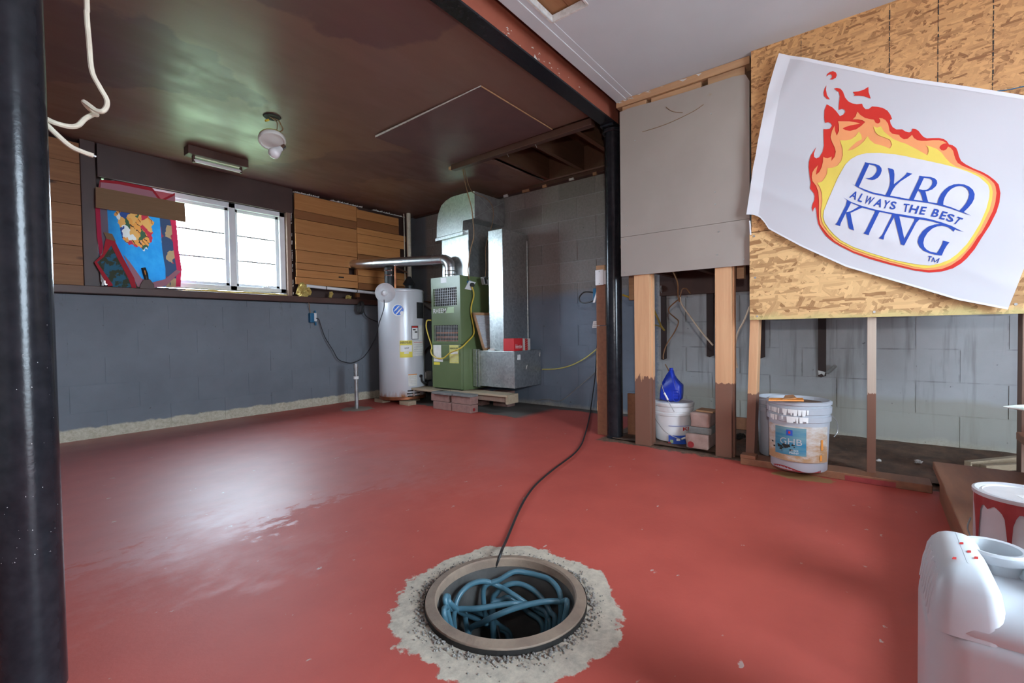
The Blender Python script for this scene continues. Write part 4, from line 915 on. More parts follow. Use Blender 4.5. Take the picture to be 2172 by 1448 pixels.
for g in (('T', 40, 1100, 190, 1110, 40, -205), ('H', 200, 1120, 400, 1155, 75, -200), ('E', 465, 1165, 600, 1180, 70, -200), ('B', 760, 1215, 925, 1245, 90, -195), ('E', 970, 1275, 1105, 1305, 95, -195), ('S', 1140, 1325, 1315, 1375, 70, -190), ('T', 1300, 1390, 1440, 1440, 150, -170)): gl(L6, *g)
gl(L8, 'T', 790, 1255, 880, 1275, 35, -125)
for a_, b_ in (((910, 1285), (950, 1172)), ((950, 1172), (985, 1290)), ((985, 1290), (1098, 1195)), ((1098, 1195), (1050, 1310))):
    (ya_, za_), (yb_, zb_) = L8(a_, b_); dn = math.hypot(yb_ - ya_, zb_ - za_); ny, nz = -(zb_ - za_) / dn * .0014, (yb_ - ya_) / dn * .0014
    slog.append(([(ya_ - ny, za_ - nz), (yb_ - ny, zb_ - nz), (yb_ + ny, zb_ + nz), (ya_ + ny, za_ + nz)], [(0, 1, 2, 3)]))
for g_ in slog: sheet('slogan_letter', [], .0102, 'f_blue', [g_])

# ================================================================== APPLIANCES
# ---- furnace
X0, X1, Y0, Y1, Z0, Z1 = 3.20, 3.62, 3.162, 3.578, .172, 1.30
fu = T('furnace', 'tall olive green furnace with wire grilles standing on bricks', 'furnace', (3.4, 3.37, Z0))
def fr(px, py, x=X0): q = at(0, x, px, py); return q.y, q.z
def frect(a, b): (y1, z1), (y0, z0) = fr(*a), fr(*b); return y0, y1, z0, z1
g1 = frect((918.5, 613), (969, 647)); g2 = frect((920, 690), (971.5, 724))
mb = MB().box((X0 + .03, Y0, Z0), (X1, Y1, Z1))
zz = [Z0 + .455, g2[2], g2[3], g1[2], g1[3], Z1]
for a, b in ((zz[0], zz[1]), (zz[2], zz[3]), (zz[4], zz[5])): mb.box((X0, Y0, a), (X0 + .03, Y1, b))
for g in (g1, g2): mb.box((X0, Y0, g[2]), (X0 + .03, g[0], g[3])).box((X0, g[1], g[2]), (X0 + .03, Y1, g[3]))
mb.obj('cabinet', 'green_enamel', fu)
box('lower_door', 'green_enamel', (X0 - .004, Y0 + .002, Z0 + .012), (X0 + .03, Y1 - .002, Z0 + .450), fu, .003)
box('base_rail', 'dark', (X0 + .01, Y0 + .01, Z0 - .004), (X1 - .02, Y1 - .01, Z0), fu)
box('edge_bead', 'green_enamel', (X0 - .003, Y0 - .003, Z0 + .46), (X0 + .008, Y0 + .008, Z1), fu, .002)
for g, nv, nh in ((g1, 13, 7), (g2, 15, 12)):
    gg = box('grille_back', 'dark', (X0 + .026, g[0], g[2]), (X0 + .0295, g[1], g[3]), fu)
    mb = MB()
    for i in range(nv + 1): y = g[0] + (g[1] - g[0]) * i / nv; mb.box((X0 + .004, y - .0012, g[2]), (X0 + .0065, y + .0012, g[3]))
    for i in range(nh + 1): z = g[2] + (g[3] - g[2]) * i / nh; mb.box((X0 + .0065, g[0], z - .0012), (X0 + .009, g[1], z + .0012))
    mb.obj('wire_grille', 'steel', gg)
    if g is g2:
        for a in ((.05, .10), (.30, .62), (.62, .72)): MB().bar((X0 + .022, g[0] + .02, g[2] + a[0] * .14), (X0 + .022, g[1] - .02, g[2] + a[0] * .14), .006, .02).obj('burner', 'copper', gg)
text_on('lettering', 'RHEEM', lambda u, v: (X0 - .0012, u, v), (fr(919.5, 663)[0], fr(930, 664)[1], fr(946, 663)[0], fr(930, 654.5)[1]), 'print_white', fu, .006)
MB().add([(X0 - .0012, *fr(*p)) for p in ((945.5, 664), (963, 663), (963, 650.5), (950, 651.5))], [(0, 1, 2, 3)]).obj('badge', 'light_green', fu)
def sticker(name, mat, a, b, par=fu, x=X0 - .0055, off=0.0):
    y0, y1, z0, z1 = frect(a, b); return box(name, mat, (x - .0006 - off, y0, z0), (x - off, y1, z1), par)
sticker('tag', 'print_white', (934.5, 589.5), (947, 599), x=X0)
sticker('label', 'paper', (920, 731.5), (937, 760))
sticker('label', 'print_white', (921, 760), (940.5, 767))
sticker('label', 'yellow_label', (921, 767.5), (934, 773.5))
yl = sticker('label', 'pale_yellow', (954, 731.5), (974, 770.5))
y0, y1, z0, z1 = frect((954, 731.5), (974, 770.5))
text_on('lettering', 'ENERGYGUIDE', lambda u, v: (X0 - .0068, u, v), (y1 - .008, z1 - .042, y0 + .008, z1 - .024), 'print_black', yl, .02)
box('blank', 'paper', (X0 - .0068, y0 + .012, z0 + .09), (X0 - .0062, y1 - .012, z0 + .115), yl)
for k in range(3): box('print_line', 'print_grey', (X0 - .0068, y0 + .015, z0 + .02 + k * .02), (X0 - .0064, y1 - .015, z0 + .023 + k * .02), yl)
# outlet box hanging on the side, plug, yellow cord
ys_ = Y0 - .004
def sd(px, py, y=ys_): return at(1, y, px, py)
ot = T('hanging_outlet', 'white outlet plate with black plug hanging on the green furnace side', 'outlet', tuple(sd(996, 606)))
c = sd(996, 606); ax = (sd(1006, 606) - sd(990, 602)).normalized(); ax.y = 0; ax.normalize()
MB().obox(c + Vector((0, .018, .012)), ((1, 0, .2), (0, 1, 0), (-.2, 0, 1)), (.028, .020, .04)).obj('box', 'outlet_blue', ot, bevel=.003)
MB().add([sd(*p) + Vector((0, -.006, 0)) for p in ((994.5, 595), (1008.5, 598.5), (999, 615.5), (985, 612.5))] + [sd(*p) for p in ((994.5, 595), (1008.5, 598.5), (999, 615.5), (985, 612.5))], [(0, 1, 2, 3), (7, 6, 5, 4), (0, 4, 5, 1), (1, 5, 6, 2), (2, 6, 7, 3), (3, 7, 4, 0)]).obj('cover_plate', 'white_plastic', ot)
MB().tube([sd(999, 604), sd(999, 604) + Vector((-.01, -.035, -.004))], .021, 16).obj('plug', 'black', ot, smooth=True)
yc = [sd(1000.5, 608, Y0 - .03), sd(1004.5, 618, Y0 - .04), sd(1004.5, 630, Y0 - .035), sd(999.5, 650, Y0 - .03), sd(1000, 668, Y0 - .03), sd(1005, 695, Y0 - .03), sd(1004, 710, Y0 - .03), sd(992, 724, Y0 - .04)]
yc += [at(0, X0 - .05, 977, 738), at(0, X0 - .04, 955, 748), at(0, X0 - .035, 941, 759), at(0, X0 - .03, 927, 759), at(0, X0 - .03, 917, 753), at(0, X0 - .02, 914, 744), at(0, X0, 916, 735), at(0, X0 + .02, 909, 713), at(0, X0 + .03, 904, 693), at(0, X0 + .04, 906, 680), at(0, X0 + .05, 915, 679)]
tag(wire('extension_cord', yc, .0068, 'yellow_cord'), 'yellow cord plugged in at the furnace and looping across its front', 'cord')
jb = T('junction_box', 'small steel outlet box dangling on a wire beside the tall duct', 'outlet box', tuple(at(1, 3.05, 1028, 595)))
c = at(1, 3.05, 1026.5, 595)
MB().obox(c, ((1, 0, .3), (0, 1, 0), (-.3, 0, 1)), (.022, .02, .038)).obj('box', 'steel', jb, bevel=.004)
MB().obox(c + Vector((-.005, -.022, 0)), ((1, 0, .3), (0, 1, 0), (-.3, 0, 1)), (.010, .003, .028)).obj('receptacle', 'black', jb, bevel=.002)
MB().obox(c + Vector((.045, -.0, -.012)), ((1, 0, .3), (0, 1, 0), (-.3, 0, 1)), (.018, .012, .025)).obj('cover', 'alu', jb, bevel=.002)
# ---- vent pipe
vp = T('vent_pipe', 'shiny vent pipe rising from the furnace and bending into the pine boards', 'vent pipe', (3.27, 3.42, Z1))
pz = at(0, 3.27, 955, 575); py_ = pz.y
wallp = Vector((2.905, 4.50, at(1, 4.5, 750, 566).z)); el = Vector((3.27, py_, 1.455))
MB().tube([(3.27, py_, Z1 - .005), (3.27, py_, 1.40)], .052, 28).obj('riser', 'brushed', vp, smooth=True)
dv = (wallp - el).normalized(); arc = []
for k in range(11):
    a = k / 10 * math.pi / 2; arc.append(Vector((3.27, py_, 1.395)) + Vector((0, 0, 1)) * .085 * math.sin(a) + dv * .085 * (1 - math.cos(a)))
MB().tube(arc, [.052 if i % 2 else .0545 for i in range(11)], 28).obj('elbow', 'brushed', vp, smooth=True)
run0 = arc[-1]; wallp.z = run0.z + (wallp.z - el.z)
MB().tube([run0, run0.lerp(wallp, .1), wallp + dv * .1], .050, 28).obj('run', 'brushed', vp, smooth=True)
for zc in (1.325, 1.36): MB().lathe([(.053, zc - .005), (.0575, zc), (.053, zc + .005)], (3.27, py_, 0), 28).obj('clamp', 'chrome', vp, smooth=True)
for f in (.01, .10): c = run0.lerp(wallp, f); MB().tube([c - dv * .005, c + dv * .005], .0535, 28).obj('bead', 'brushed', vp, smooth=True)
# ---- supply plenum and elbow
pl = T('supply_duct', 'galvanised plenum and curved elbow above the green furnace', 'duct', (3.47, 3.36, Z1))
PX0 = 3.335
box('plenum', 'galv', (PX0, 3.165, Z1), (3.60, 3.548, 1.76), pl, .002)
ya, yb = at(0, 3.31, 941, 520).y, at(0, 3.31, 996.5, 520).y
za, zb = at(0, PX0, 960, 524).z, at(0, PX0, 960, 505).z
box('cleat_strip', 'galv', (PX0 - .003, 3.17, 1.545), (PX0, 3.545, 1.66), pl)
EX = 3.30
def ep(px, py): q = at(0, EX, px, py); return (q.y, q.z)
prof = [ep(926.5, 504.5), ep(926.5, 488), ep(927, 471), ep(930, 452), ep(936, 436), ep(945, 426), ep(958, 417.5), ep(980, 411), ep(1006, 405), ep(1006.5, 462.5), ep(982, 468), ep(981, 490)]
MB().prism(prof, 0, EX, 3.76).obj('elbow', 'galv', pl, smooth=False)
y0_, z0_ = ep(1006, 405); y1_, z1_ = ep(1006.5, 462.5)
MB().prism([ep(924, 506), ep(982, 491), ep(982, 497), ep(924, 512)], 0, EX - .004, 3.765).obj('collar', 'galv', pl)
box('end_cap', 'steel', (EX + .004, y1_ - .004, z1_ + .004), (3.757, y1_, z0_ - .004), pl)
mb = MB().tube([(EX + .004, y1_ - .003, z1_ + .01), (3.755, y1_ - .003, z0_ - .01)], .002, 6).tube([(EX + .004, y1_ - .003, z0_ - .01), (3.755, y1_ - .003, z1_ + .01)], .002, 6)
mb.obj('crease', 'galv', pl)
# ---- return duct: box at the foot, tall riser
rd = T('return_duct', 'tall galvanised riser duct standing on a sheet metal box by the furnace', 'duct', (3.56, 2.84, .21))
box('base_box', 'galv', (3.35, 2.622, .212), (3.785, 3.06, .560), rd, .003)
box('corner_seam', 'galv', (3.346, 2.618, .212), (3.356, 2.628, .560), rd, .001)
for a, b in ((3.06, 3.085), (3.092, 3.11), (3.118, 3.155)): box('filler_strip', 'galv', (3.345 + random.uniform(0, .012), a, .20), (3.37, b, .575), rd, .002)
for z in (.25, .33, .42, .55): MB().tube([(3.344, 3.10, z), (3.350, 3.10, z)], .006, 8).obj('screw', 'chrome', rd)
box('riser', 'galv', (3.385, 2.775, .560), (3.785, 2.952, 1.722), rd, .003)
for z in (.93, 1.28, 1.64): box('seam', 'galv', (3.381, 2.778, z), (3.385, 2.95, z + .008), rd)
box('corner_seam', 'galv', (3.381, 2.770, .56), (3.391, 2.780, 1.722), rd, .001)
box('corner_seam', 'galv', (3.779, 2.770, .56), (3.789, 2.780, 1.66), rd, .001)
box('foot_flange', 'galv', (3.372, 2.765, .560), (3.785, 2.965, .575), rd)
box('tag', 'print_white', (3.40, 2.6205, .475), (3.445, 2.622, .525), rd)
box('tag', 'paper', (3.348, 2.86, .562), (3.350, 2.92, .585), rd)
for a, b in (((3.53, .38), (3.55, .42)), ((3.76, .49), (3.765, .53))): MB().bar((a[0], 2.6205, a[1]), (b[0], 2.6205, b[1]), .001, .006, (0, 1, 0)).obj('scratch', 'print_white', rd)
# ---- things on the base box
bx = T('carton', 'small bright red carton with white script on the duct box', 'box', (3.46, 2.70, .5605))
c0, c1_, c2_ = at(2, .5605, 1070.5, 742), at(2, .5605, 1093, 744), at(2, .5605, 1119, 741)
bz, bt = .561, .561 + .118
xa = 3.362
pA, pB = Vector((xa, 2.765, 0)), Vector((xa, 2.640, 0)); pC = pB + Vector((.15, .0, 0)); pD = pA + Vector((.02, 0, 0))
MB().box((3.362, 2.634, bz), (3.50, 2.760, bt)).obj('carton_body', 'red_card', bx, bevel=.002)
text_on('lettering', 'Robertshaw', lambda u, v: (u, 2.6332, v), (3.385, bz + .022, 3.488, bz + .062), 'print_white', bx, 0, .4)
bw = T('carton', 'small white carton with red striped label on the duct box', 'box', (3.57, 2.70, .5605))
MB().box((3.515, 2.634, bz), (3.625, 2.74, bt - .004)).obj('carton_body', 'white_card', bw, bevel=.002)
MB().box((3.535, 2.6330, bz + .002), (3.578, 2.6338, bt - .006)).obj('stripe_label', 'print_red', bw)
for k in range(5): MB().bar((3.536, 2.6325, bz + .012 + k * .021), (3.577, 2.6325, bz + .026 + k * .021), .001, .004, (0, 1, 0)).obj('stripe', 'white_card', bw)
# air filter leaning on furnace / riser
af = T('air_filter', 'wood framed air filter leaning between the furnace and tall duct', 'air filter', (3.42, 2.99, .565))
a0, a1 = at(1, 3.0, 1007, 662), at(1, 3.0, 1020, 741)
lo = Vector((3.335, 2.985, .561)); 
def fl_(u, v): return Vector((3.30 + .065 * (1 - v) + u * .25, 3.10 - .04 * u - .075 * (1 - v), .561 + v * .375))
for q in (((0, 0), (.09, 1)), ((.91, 0), (1, 1)), ((0, .93), (1, 1)), ((0, 0), (1, .07))):
    (u0, v0), (u1, v1) = q; n = Vector((.0, -.012, 0))
    MB().hexa([fl_(u0, v0), fl_(u1, v0), fl_(u1, v0) + n, fl_(u0, v0) + n], [fl_(u0, v1), fl_(u1, v1), fl_(u1, v1) + n, fl_(u0, v1) + n]).obj('frame_side', 'rough_y', af)
MB().grid(lambda u, v: fl_(.09 + u * .82, .07 + v * .86) + Vector((0, -.006 + .004 * math.sin(v * 90), 0)), 4, 60).obj('media', 'filter_media', af)

# ---- bricks and boards under the furnace
BL = [('lower left front brick under the furnace', 3.035, 3.15, 3.15, 3.395, 0, .073), ('lower right front brick under the furnace, red paint daub on it', 3.035, 3.135, 2.89, 3.135, 0, .073),
      ('upper left front brick under the furnace', 3.050, 3.16, 3.20, 3.44, .074, .146), ('upper right front brick under the furnace', 3.05, 3.155, 2.905, 3.155, .074, .146),
      ('brick under the far end of the plank, below the duct box', 3.50, 3.62, 2.83, 3.02, 0, .15), ('brick in the shadow deep under the furnace', 3.42, 3.54, 3.10, 3.28, 0, .15)]
for lb, xa, xb, ya, yb, za, zb in BL:
    o = tag(box('paver_brick', 'brick', (xa, ya, za), (xb, yb, zb), bevel=.004), lb, 'brick', 'bricks under the furnace')
    if 'daub' in lb: MB().tube([(3.08, 2.8895, .03), (3.08, 2.8885, .03)], .016, 12).obj('paint_daub', 'drip_red', o)
tag(box('plank', 'pale_board', (3.10, 3.33, .147), (3.30, 3.86, .170), bevel=.002), 'pale board lying on bricks between furnace and heater', 'board')
tag(box('plank', 'grey_stone', (3.02, 3.13, .147), (3.14, 3.40, .170), bevel=.003), 'flat grey paver on the front bricks, left one', 'paver')
tag(box('plank', 'grey_stone', (3.03, 2.89, .147), (3.14, 3.12, .167), bevel=.003), 'flat grey paver on the front bricks, right one', 'paver')
pk = T('plank', 'weathered plank poking out to the right from under the furnace', 'board', (3.25, 2.8, .15))
box('face', 'pale_board', (3.20, 2.60, .150), (3.36, 3.32, .170), pk, .002)
box('end_block', 'pale_board', (3.205, 2.592, .085), (3.365, 2.615, .170), pk, .002)
box('edge_board', 'weathered_z', (3.22, 2.62, .10), (3.245, 3.10, .149), pk)

# ---- water heater
HC = Vector((3.17, 4.03, 0)); HR = .243
def facing(C, R):
    d = Vector((C.x, C.y, 0)).normalized(); rt = Vector((d.y, -d.x, 0))
    return lambda th, z, off=0.0: Vector((C.x, C.y, 0)) + (-d * math.cos(th) + rt * math.sin(th)) * (R + off) + Vector((0, 0, z))
HS = facing(HC, HR)
def hz(py): return at(1, HC.y - .19, 855, py).z
wh = T('water_heater', 'pale grey cylindrical water heater with rusty foot in the corner', 'water heater', (HC.x, HC.y, .04))
MB().lathe([(HR - .03, .040), (HR - .004, .045), (HR, .06), (HR, .4), (HR, .8), (HR, 1.185), (HR - .004, 1.20), (HR - .02, 1.208), (.08, 1.215), (0, 1.216)], (HC.x, HC.y, 0), 56).obj('jacket', 'heater', wh, smooth=True)
MB().lathe([(HR + .003, 1.175), (HR + .005, 1.18), (HR + .005, 1.19), (HR + .001, 1.195)], (HC.x, HC.y, 0), 56).obj('top_bead', 'heater', wh, smooth=True)
MB().lathe([(HR + .002, .045), (HR + .006, .05), (HR + .006, .075), (HR + .001, .08)], (HC.x, HC.y, 0), 56).obj('foot_ring', 'copper', wh, smooth=True)
def thx(px): return math.asin(max(-.98, min(.98, (px - 853) / 46.0)))
def cyl(name, mat, px0, px1, py0, py1, par, off=.002, S_=None, zf=hz):
    t0, t1, z1, z0 = thx(px0), thx(px1), zf(py0), zf(py1)
    return MB().grid(lambda u, v: HS(t0 + (t1 - t0) * u, z0 + (z1 - z0) * v, off), 10, 2).obj(name, mat, par, smooth=True)
def cyl_text(s, px0, px1, py0, py1, mat, par, off=.0035, bold=0., shear=0.):
    t0, t1, z1, z0 = thx(px0), thx(px1), hz(py0), hz(py1)
    return text_on('lettering', s, lambda u, v: HS(t0 + (t1 - t0) * u, z0 + (z1 - z0) * v, off), (0, 0, 1, 1), mat, par, bold, shear)
e1 = cyl('energy_label', 'yellow_label', 849, 873, 722, 758, wh)
cyl('blank', 'print_white', 850, 872, 732, 746, e1, .0028)
cyl_text('ENERGYGUIDE', 850, 871.5, 724, 728.5, 'print_black', e1, .0034, .02)
cyl_text('$ 247', 858, 866.5, 736.5, 740, 'print_black', e1, .0034, .02)
cyl('blank', 'print_white', 857, 866, 747, 750, e1, .0028)
e2 = cyl('warning_label', 'paper', 874, 895, 724, 756, wh)
for k in range(6): cyl('print_line', 'print_red' if k == 0 else 'print_grey', 876, 893, 726 + k * 5, 727 + k * 5, e2, .0028)
e3 = cyl('warning_label', 'print_black', 872, 885, 691, 720, wh)
cyl('blank', 'print_white', 873, 884, 695.5, 719, e3, .0028); cyl('print_bar', 'print_red', 873, 884, 692, 695, e3, .0028)
cyl('pictogram', 'print_black', 874.5, 880, 698, 700.5, e3, .0034); cyl('pictogram', 'print_black', 878, 883, 703, 705.5, e3, .0034)
cyl('warning_label', 'paper', 885.5, 896, 690, 722, wh)
cyl('control_label', 'print_black', 883, 896.5, 640, 675, wh)
e4 = cyl('warning_label', 'paper', 864, 881, 794, 820, wh); cyl('print_bar', 'print_orange', 864, 881, 794, 796, e4, .0028)
for k in range(5): cyl('print_line', 'print_grey', 866, 879, 800 + k * 3.6, 800.6 + k * 3.6, e4, .0028)
# blue ball emblem
tc, zc = thx(847.5), hz(657.5); rr_ = .058
def disc(name, mat, R, off, sx=1.0, dx=0., dz=0., tilt=0., par=wh):
    vs = [HS(tc + dx / HR, zc + dz, off)]
    for k in range(28):
        a = 2 * math.pi * k / 28; x, z = R * sx * math.cos(a), R * math.sin(a); x, z = x * math.cos(tilt) - z * math.sin(tilt), x * math.sin(tilt) + z * math.cos(tilt)
        vs.append(HS(tc + (dx + x) / HR, zc + dz + z, off))
    return MB().add(vs, [(0, 1 + k, 1 + (k + 1) % 28) for k in range(28)]).obj(name, mat, par, smooth=True)
em = disc('emblem', 'print_white', .062, .002); disc('emblem_ball', 'heater_logo', .053, .003, par=em)
for dx, dz in ((-.014, .016), (.012, -.004), (-.004, -.024)): disc('emblem_stroke', 'print_white', .042, .004, .14, dx, dz, -.75, em)
disc('emblem_arc', 'print_white', .02, .004, .9, .036, -.03, 0, em)
# louvres, drain, outlet cord hole
for i, py in enumerate((828, 834, 840, 846)):
    for a, b in ((862, 873), (876, 886)): cyl('louvre', 'dark', a - (i % 2), b, py, py + 2.6, wh, .0035)
MB().tube([HS(thx(888), hz(800), .0), HS(thx(888), hz(800), .02)], .016, 12).obj('drain_boss', 'black', wh)
wire('drain_hose', [HS(thx(888), hz(802), .018), HS(thx(889), hz(812), .022), HS(thx(893), hz(817), .05)], .009, 'black', wh)
# top fittings: black vent collar with chrome bands, copper riser
vcx = HC + Vector((-.02, .05, 0)); vc = at(1, HC.y + .02, 824, 612)
VX, VY = vc.x + .015, HC.y + .02
MB().lathe([(.052, 1.21), (.052, 1.43), (.048, 1.44)], (VX, VY, 0), 24).obj('vent_collar', 'black', wh, smooth=True)
for z in (1.355, 1.405): MB().lathe([(.053, z - .008), (.057, z), (.053, z + .008)], (VX, VY, 0), 24).obj('band', 'chrome', wh, smooth=True)
cq = at(1, HC.y - .06, 839, 610)
MB().tube([(cq.x, HC.y - .06, 1.21), (cq.x, HC.y - .06, 1.46), (cq.x + .10, HC.y + .1, 1.47), (3.55, 4.40, 1.47)], .011, 12).obj('supply_pipe', 'copper', wh, smooth=True)
MB().lathe([(.045, 1.21), (.045, 1.26), (.07, 1.28), (.02, 1.36)], (HC.x + .10, HC.y - .02, 0), 20).obj('draft_hood', 'black', wh, smooth=True)
for lb, xa, ya in (('wood block under the left side of the water heater', 3.02, 4.19), ('wood block under the front of the water heater', 3.05, 3.80), ('wood block under the back of the water heater', 3.27, 4.0)):
    tag(box('support_block', 'pale_board', (xa - .05, ya - .075, 0), (xa + .05, ya + .075, .04), bevel=.003), lb, 'wood block', 'blocks under the water heater')
# gas valve and pipes between heater and furnace
gv = T('gas_valve', 'small grey gas valve on a dark pipe between heater and furnace', 'gas valve', tuple(at(0, 3.42, 906, 795)))
c = at(0, 3.42, 906, 795)
MB().obox(c, ((1, 0, 0), (0, 1, 0), (0, 0, 1)), (.03, .045, .05)).obj('valve_body', 'grey_wire', gv, bevel=.006)
MB().obox(c + Vector((-.035, .01, .0)), ((1, 0, 0), (0, 1, 0), (0, 0, 1)), (.006, .03, .035)).obj('dial_plate', 'white_plastic', gv, bevel=.003)
MB().tube(spline([c + Vector((0, .0, -.05)), c + Vector((0, .01, -.14)), (c.x, c.y + .02, .02)]), .012, 10).obj('drip_leg', 'black', gv, smooth=True)
MB().tube([(c.x, c.y + .06, .02), (c.x, c.y + .06, 1.1), (3.70, c.y + .2, 1.1)], .012, 10).obj('gas_pipe', 'copper', gv, smooth=True)
wire('gas_hose', [at(0, 3.36, 915, 732), at(0, 3.38, 905, 741), at(0, 3.40, 898, 758), at(0, 3.40, 897, 785), at(0, 3.42, 901, 800)], .010, 'black', gv)
tag(MB().tube([at(0, 3.5, 893, 640), at(0, 3.4, 918, 655)], .016, 12).obj('relief_pipe', 'grey_wire', smooth=True), 'slanting grey pipe between the heater top and furnace', 'pipe')

# ---- clamp lamp on the heater
lc = at(1, 3.80, 817, 621)
cl = T('clamp_lamp', 'round aluminium clamp lamp facing out above the water heater', 'work lamp', tuple(lc))
dirn = (CAM + Vector((.6, -.2, 0)) - lc).normalized(); Rm = dirn.to_track_quat('Z', 'Y').to_matrix()
MB().lathe([(.022, -.075), (.030, -.065), (.045, -.05), (.075, -.025), (.094, .0), (.098, .004), (.098, .007), (.092, .003), (.073, -.020), (.043, -.045), (.026, -.058), (0, -.060)], lc, 40, Rm).obj('reflector', 'alu', cl, smooth=True)
MB().lathe([(.012, -.06), (.014, -.05), (.026, -.03), (.030, -.012), (.026, .006), (.014, .017), (0, .020)], lc, 24, Rm).obj('bulb', 'bulb', cl, smooth=True)
MB().lathe([(.020, -.14), (.023, -.13), (.023, -.07), (.018, -.065)], lc, 20, Rm).obj('socket', 'black', cl, smooth=True)
MB().bar(lc - dirn * .11, lc - dirn * .11 + Vector((.04, .10, .09)), .02, .012).obj('clamp', 'steel', cl)
back = lc - dirn * .13
wire('lamp_cord', [back, at(1, 3.78, 815, 648), at(1, 3.78, 810, 668), at(1, 3.80, 804, 686), at(1, 4.02, 797, 712), at(1, 4.3, 785, 738), at(1, 4.42, 770, 758), at(1, 4.44, 752, 768), at(1, 4.44, 738, 769), at(1, 4.45, 718, 762), at(1, 4.46, 706, 742), at(1, 4.47, 690, 716), at(1, 4.48, 681, 692), at(1, 4.475, 676, 677), at(1, 4.475, 670, 675)], .0042, 'black', cl)
ob_ = T('wall_outlet', 'blue outlet box with white face hanging on the wall below the ledge', 'outlet', tuple(at(1, 4.49, 664, 690)))
c = at(1, 4.495, 661, 674)
MB().obox(c, ((1, 0, 0), (0, 1, 0), (0, 0, 1)), (.024, .022, .048)).obj('box', 'outlet_blue', ob_, bevel=.004)
MB().obox(c + Vector((.030, -.014, .008)), ((1, .4, 0), (-.4, 1, 0), (0, 0, 1)), (.016, .008, .042)).obj('receptacle', 'white_plastic', ob_, bevel=.003)
MB().obox(c + Vector((.035, -.012, -.06)), ((1, 0, 0), (0, 1, 0), (0, 0, 1)), (.006, .006, .016)).obj('ear', 'outlet_blue', ob_)
MB().obox(c + Vector((.032, -.012, .062)), ((1, 0, 0), (0, 1, 0), (0, 0, 1)), (.006, .006, .012)).obj('ear', 'outlet_blue', ob_)
wire('feed_wire', [c + Vector((-.01, 0, .045)), at(1, 4.49, 657, 655), at(1, 4.45, 655, 642)], .004, 'brown_wire', ob_)
cc2 = T('cable_coil', 'black cable hung in a coil from the ledge left of the heater', 'cable', tuple(at(1, 4.42, 767, 663)))
for k in range(3):
    dx = k * 2.0 - 2
    wire('loop', [at(1, 4.42 + .005 * k, *p) for p in ((766 + dx, 640), (760.5 + dx, 648), (760 + dx, 658), (764 + dx, 665), (769 + dx, 660), (770 + dx, 648), (767 + dx, 639))], .0055, 'black', cc2)
wire('tail', [at(1, 4.43, 771, 655), at(1, 4.44, 775, 668), at(1, 4.44, 785, 676), at(1, 4.42, 800, 682), at(1, 4.3, 806, 684)], .0055, 'black', cc2)

# ---- standpipe
sq = at(2, 0, 757, 866)
st = T('standpipe', 'short galvanised standpipe rising from a hole in the floor', 'pipe', (sq.x, sq.y, 0))
tp_ = at(1, sq.y, 754.5, 771)
def sl(f): return Vector((sq.x, sq.y, 0)).lerp(Vector((tp_.x, sq.y, tp_.z)), f)
MB().tube([sl(0), sl(1)], .0195, 16).obj('pipe', 'steel', st, smooth=True)
MB().tube([sl(.66), sl(.72)], .026, 16).obj('collar', 'print_white', st, smooth=True)
MB().tube([sl(.80), sl(.83)], .023, 16).obj('coupling', 'steel', st, smooth=True)
MB().tube([sl(.90), sl(1.003)], .0235, 16).obj('coupling', 'steel', st, smooth=True)
# ---- wires by the furnace from the ceiling
hb = at(2, H - .03, 981, 358)
w0 = [Vector((hb.x, hb.y, H - .02)), at(1, 3.02, 990, 402), at(1, 3.04, 1000, 440), at(1, 3.06, 1003, 465), at(1, 3.08, 1005, 500), at(1, 3.1, 998, 530), at(1, 3.13, 993, 570), at(1, 3.14, 995, 592)]
tag(wire('feed_wire', w0, .0055, 'brown_wire'), 'brown cable hanging from the ceiling strip down past the elbow duct', 'cable')
tag(wire('feed_wire', [Vector((hb.x + .02, hb.y, H - .02)), at(1, 3.0, 1000, 405), at(1, 3.0, 1030, 420), at(1, 3.0, 1045, 440), at(1, 3.0, 1045, 470), at(1, 3.0, 1036, 500), at(1, 3.02, 1030, 530), at(1, 3.03, 1031, 565), at(1, 3.05, 1029, 588)], .0032, 'brown_wire'), 'thin brown wire hanging to the dangling steel outlet box', 'wire')

# ================================================================== CEILING FIXTURES
fx = T('fluorescent_light', 'short fluorescent batten painted brown, bare tube, above the window', 'ceiling light', (1.45, 4.10, H))
p0, p1 = at(2, 2.135, 399, 321), at(2, 2.135, 528, 353)
fx0, fx1, fy = p0.x, p1.x, (p0.y + p1.y) / 2
box('housing', 'brown_paint', (fx0, fy, 2.125), (fx1, fy + .10, H), fx, .004)
tq0, tq1 = fx0 + .045, fx1 - .045
for x in (tq0, tq1): box('lamp_holder', 'brown_paint', (x - .008, fy + .03, 2.075), (x + .008, fy + .055, 2.125), fx, .002)
MB().tube([(tq0, fy + .042, 2.092), (tq1, fy + .042, 2.092)], .013, 16).obj('tube', 'bulb', fx, smooth=True)
box('ballast_cover', 'cream_wire', (tq0 + .01, fy + .035, 2.119), (tq1 - .01, fy + .05, 2.125), fx)
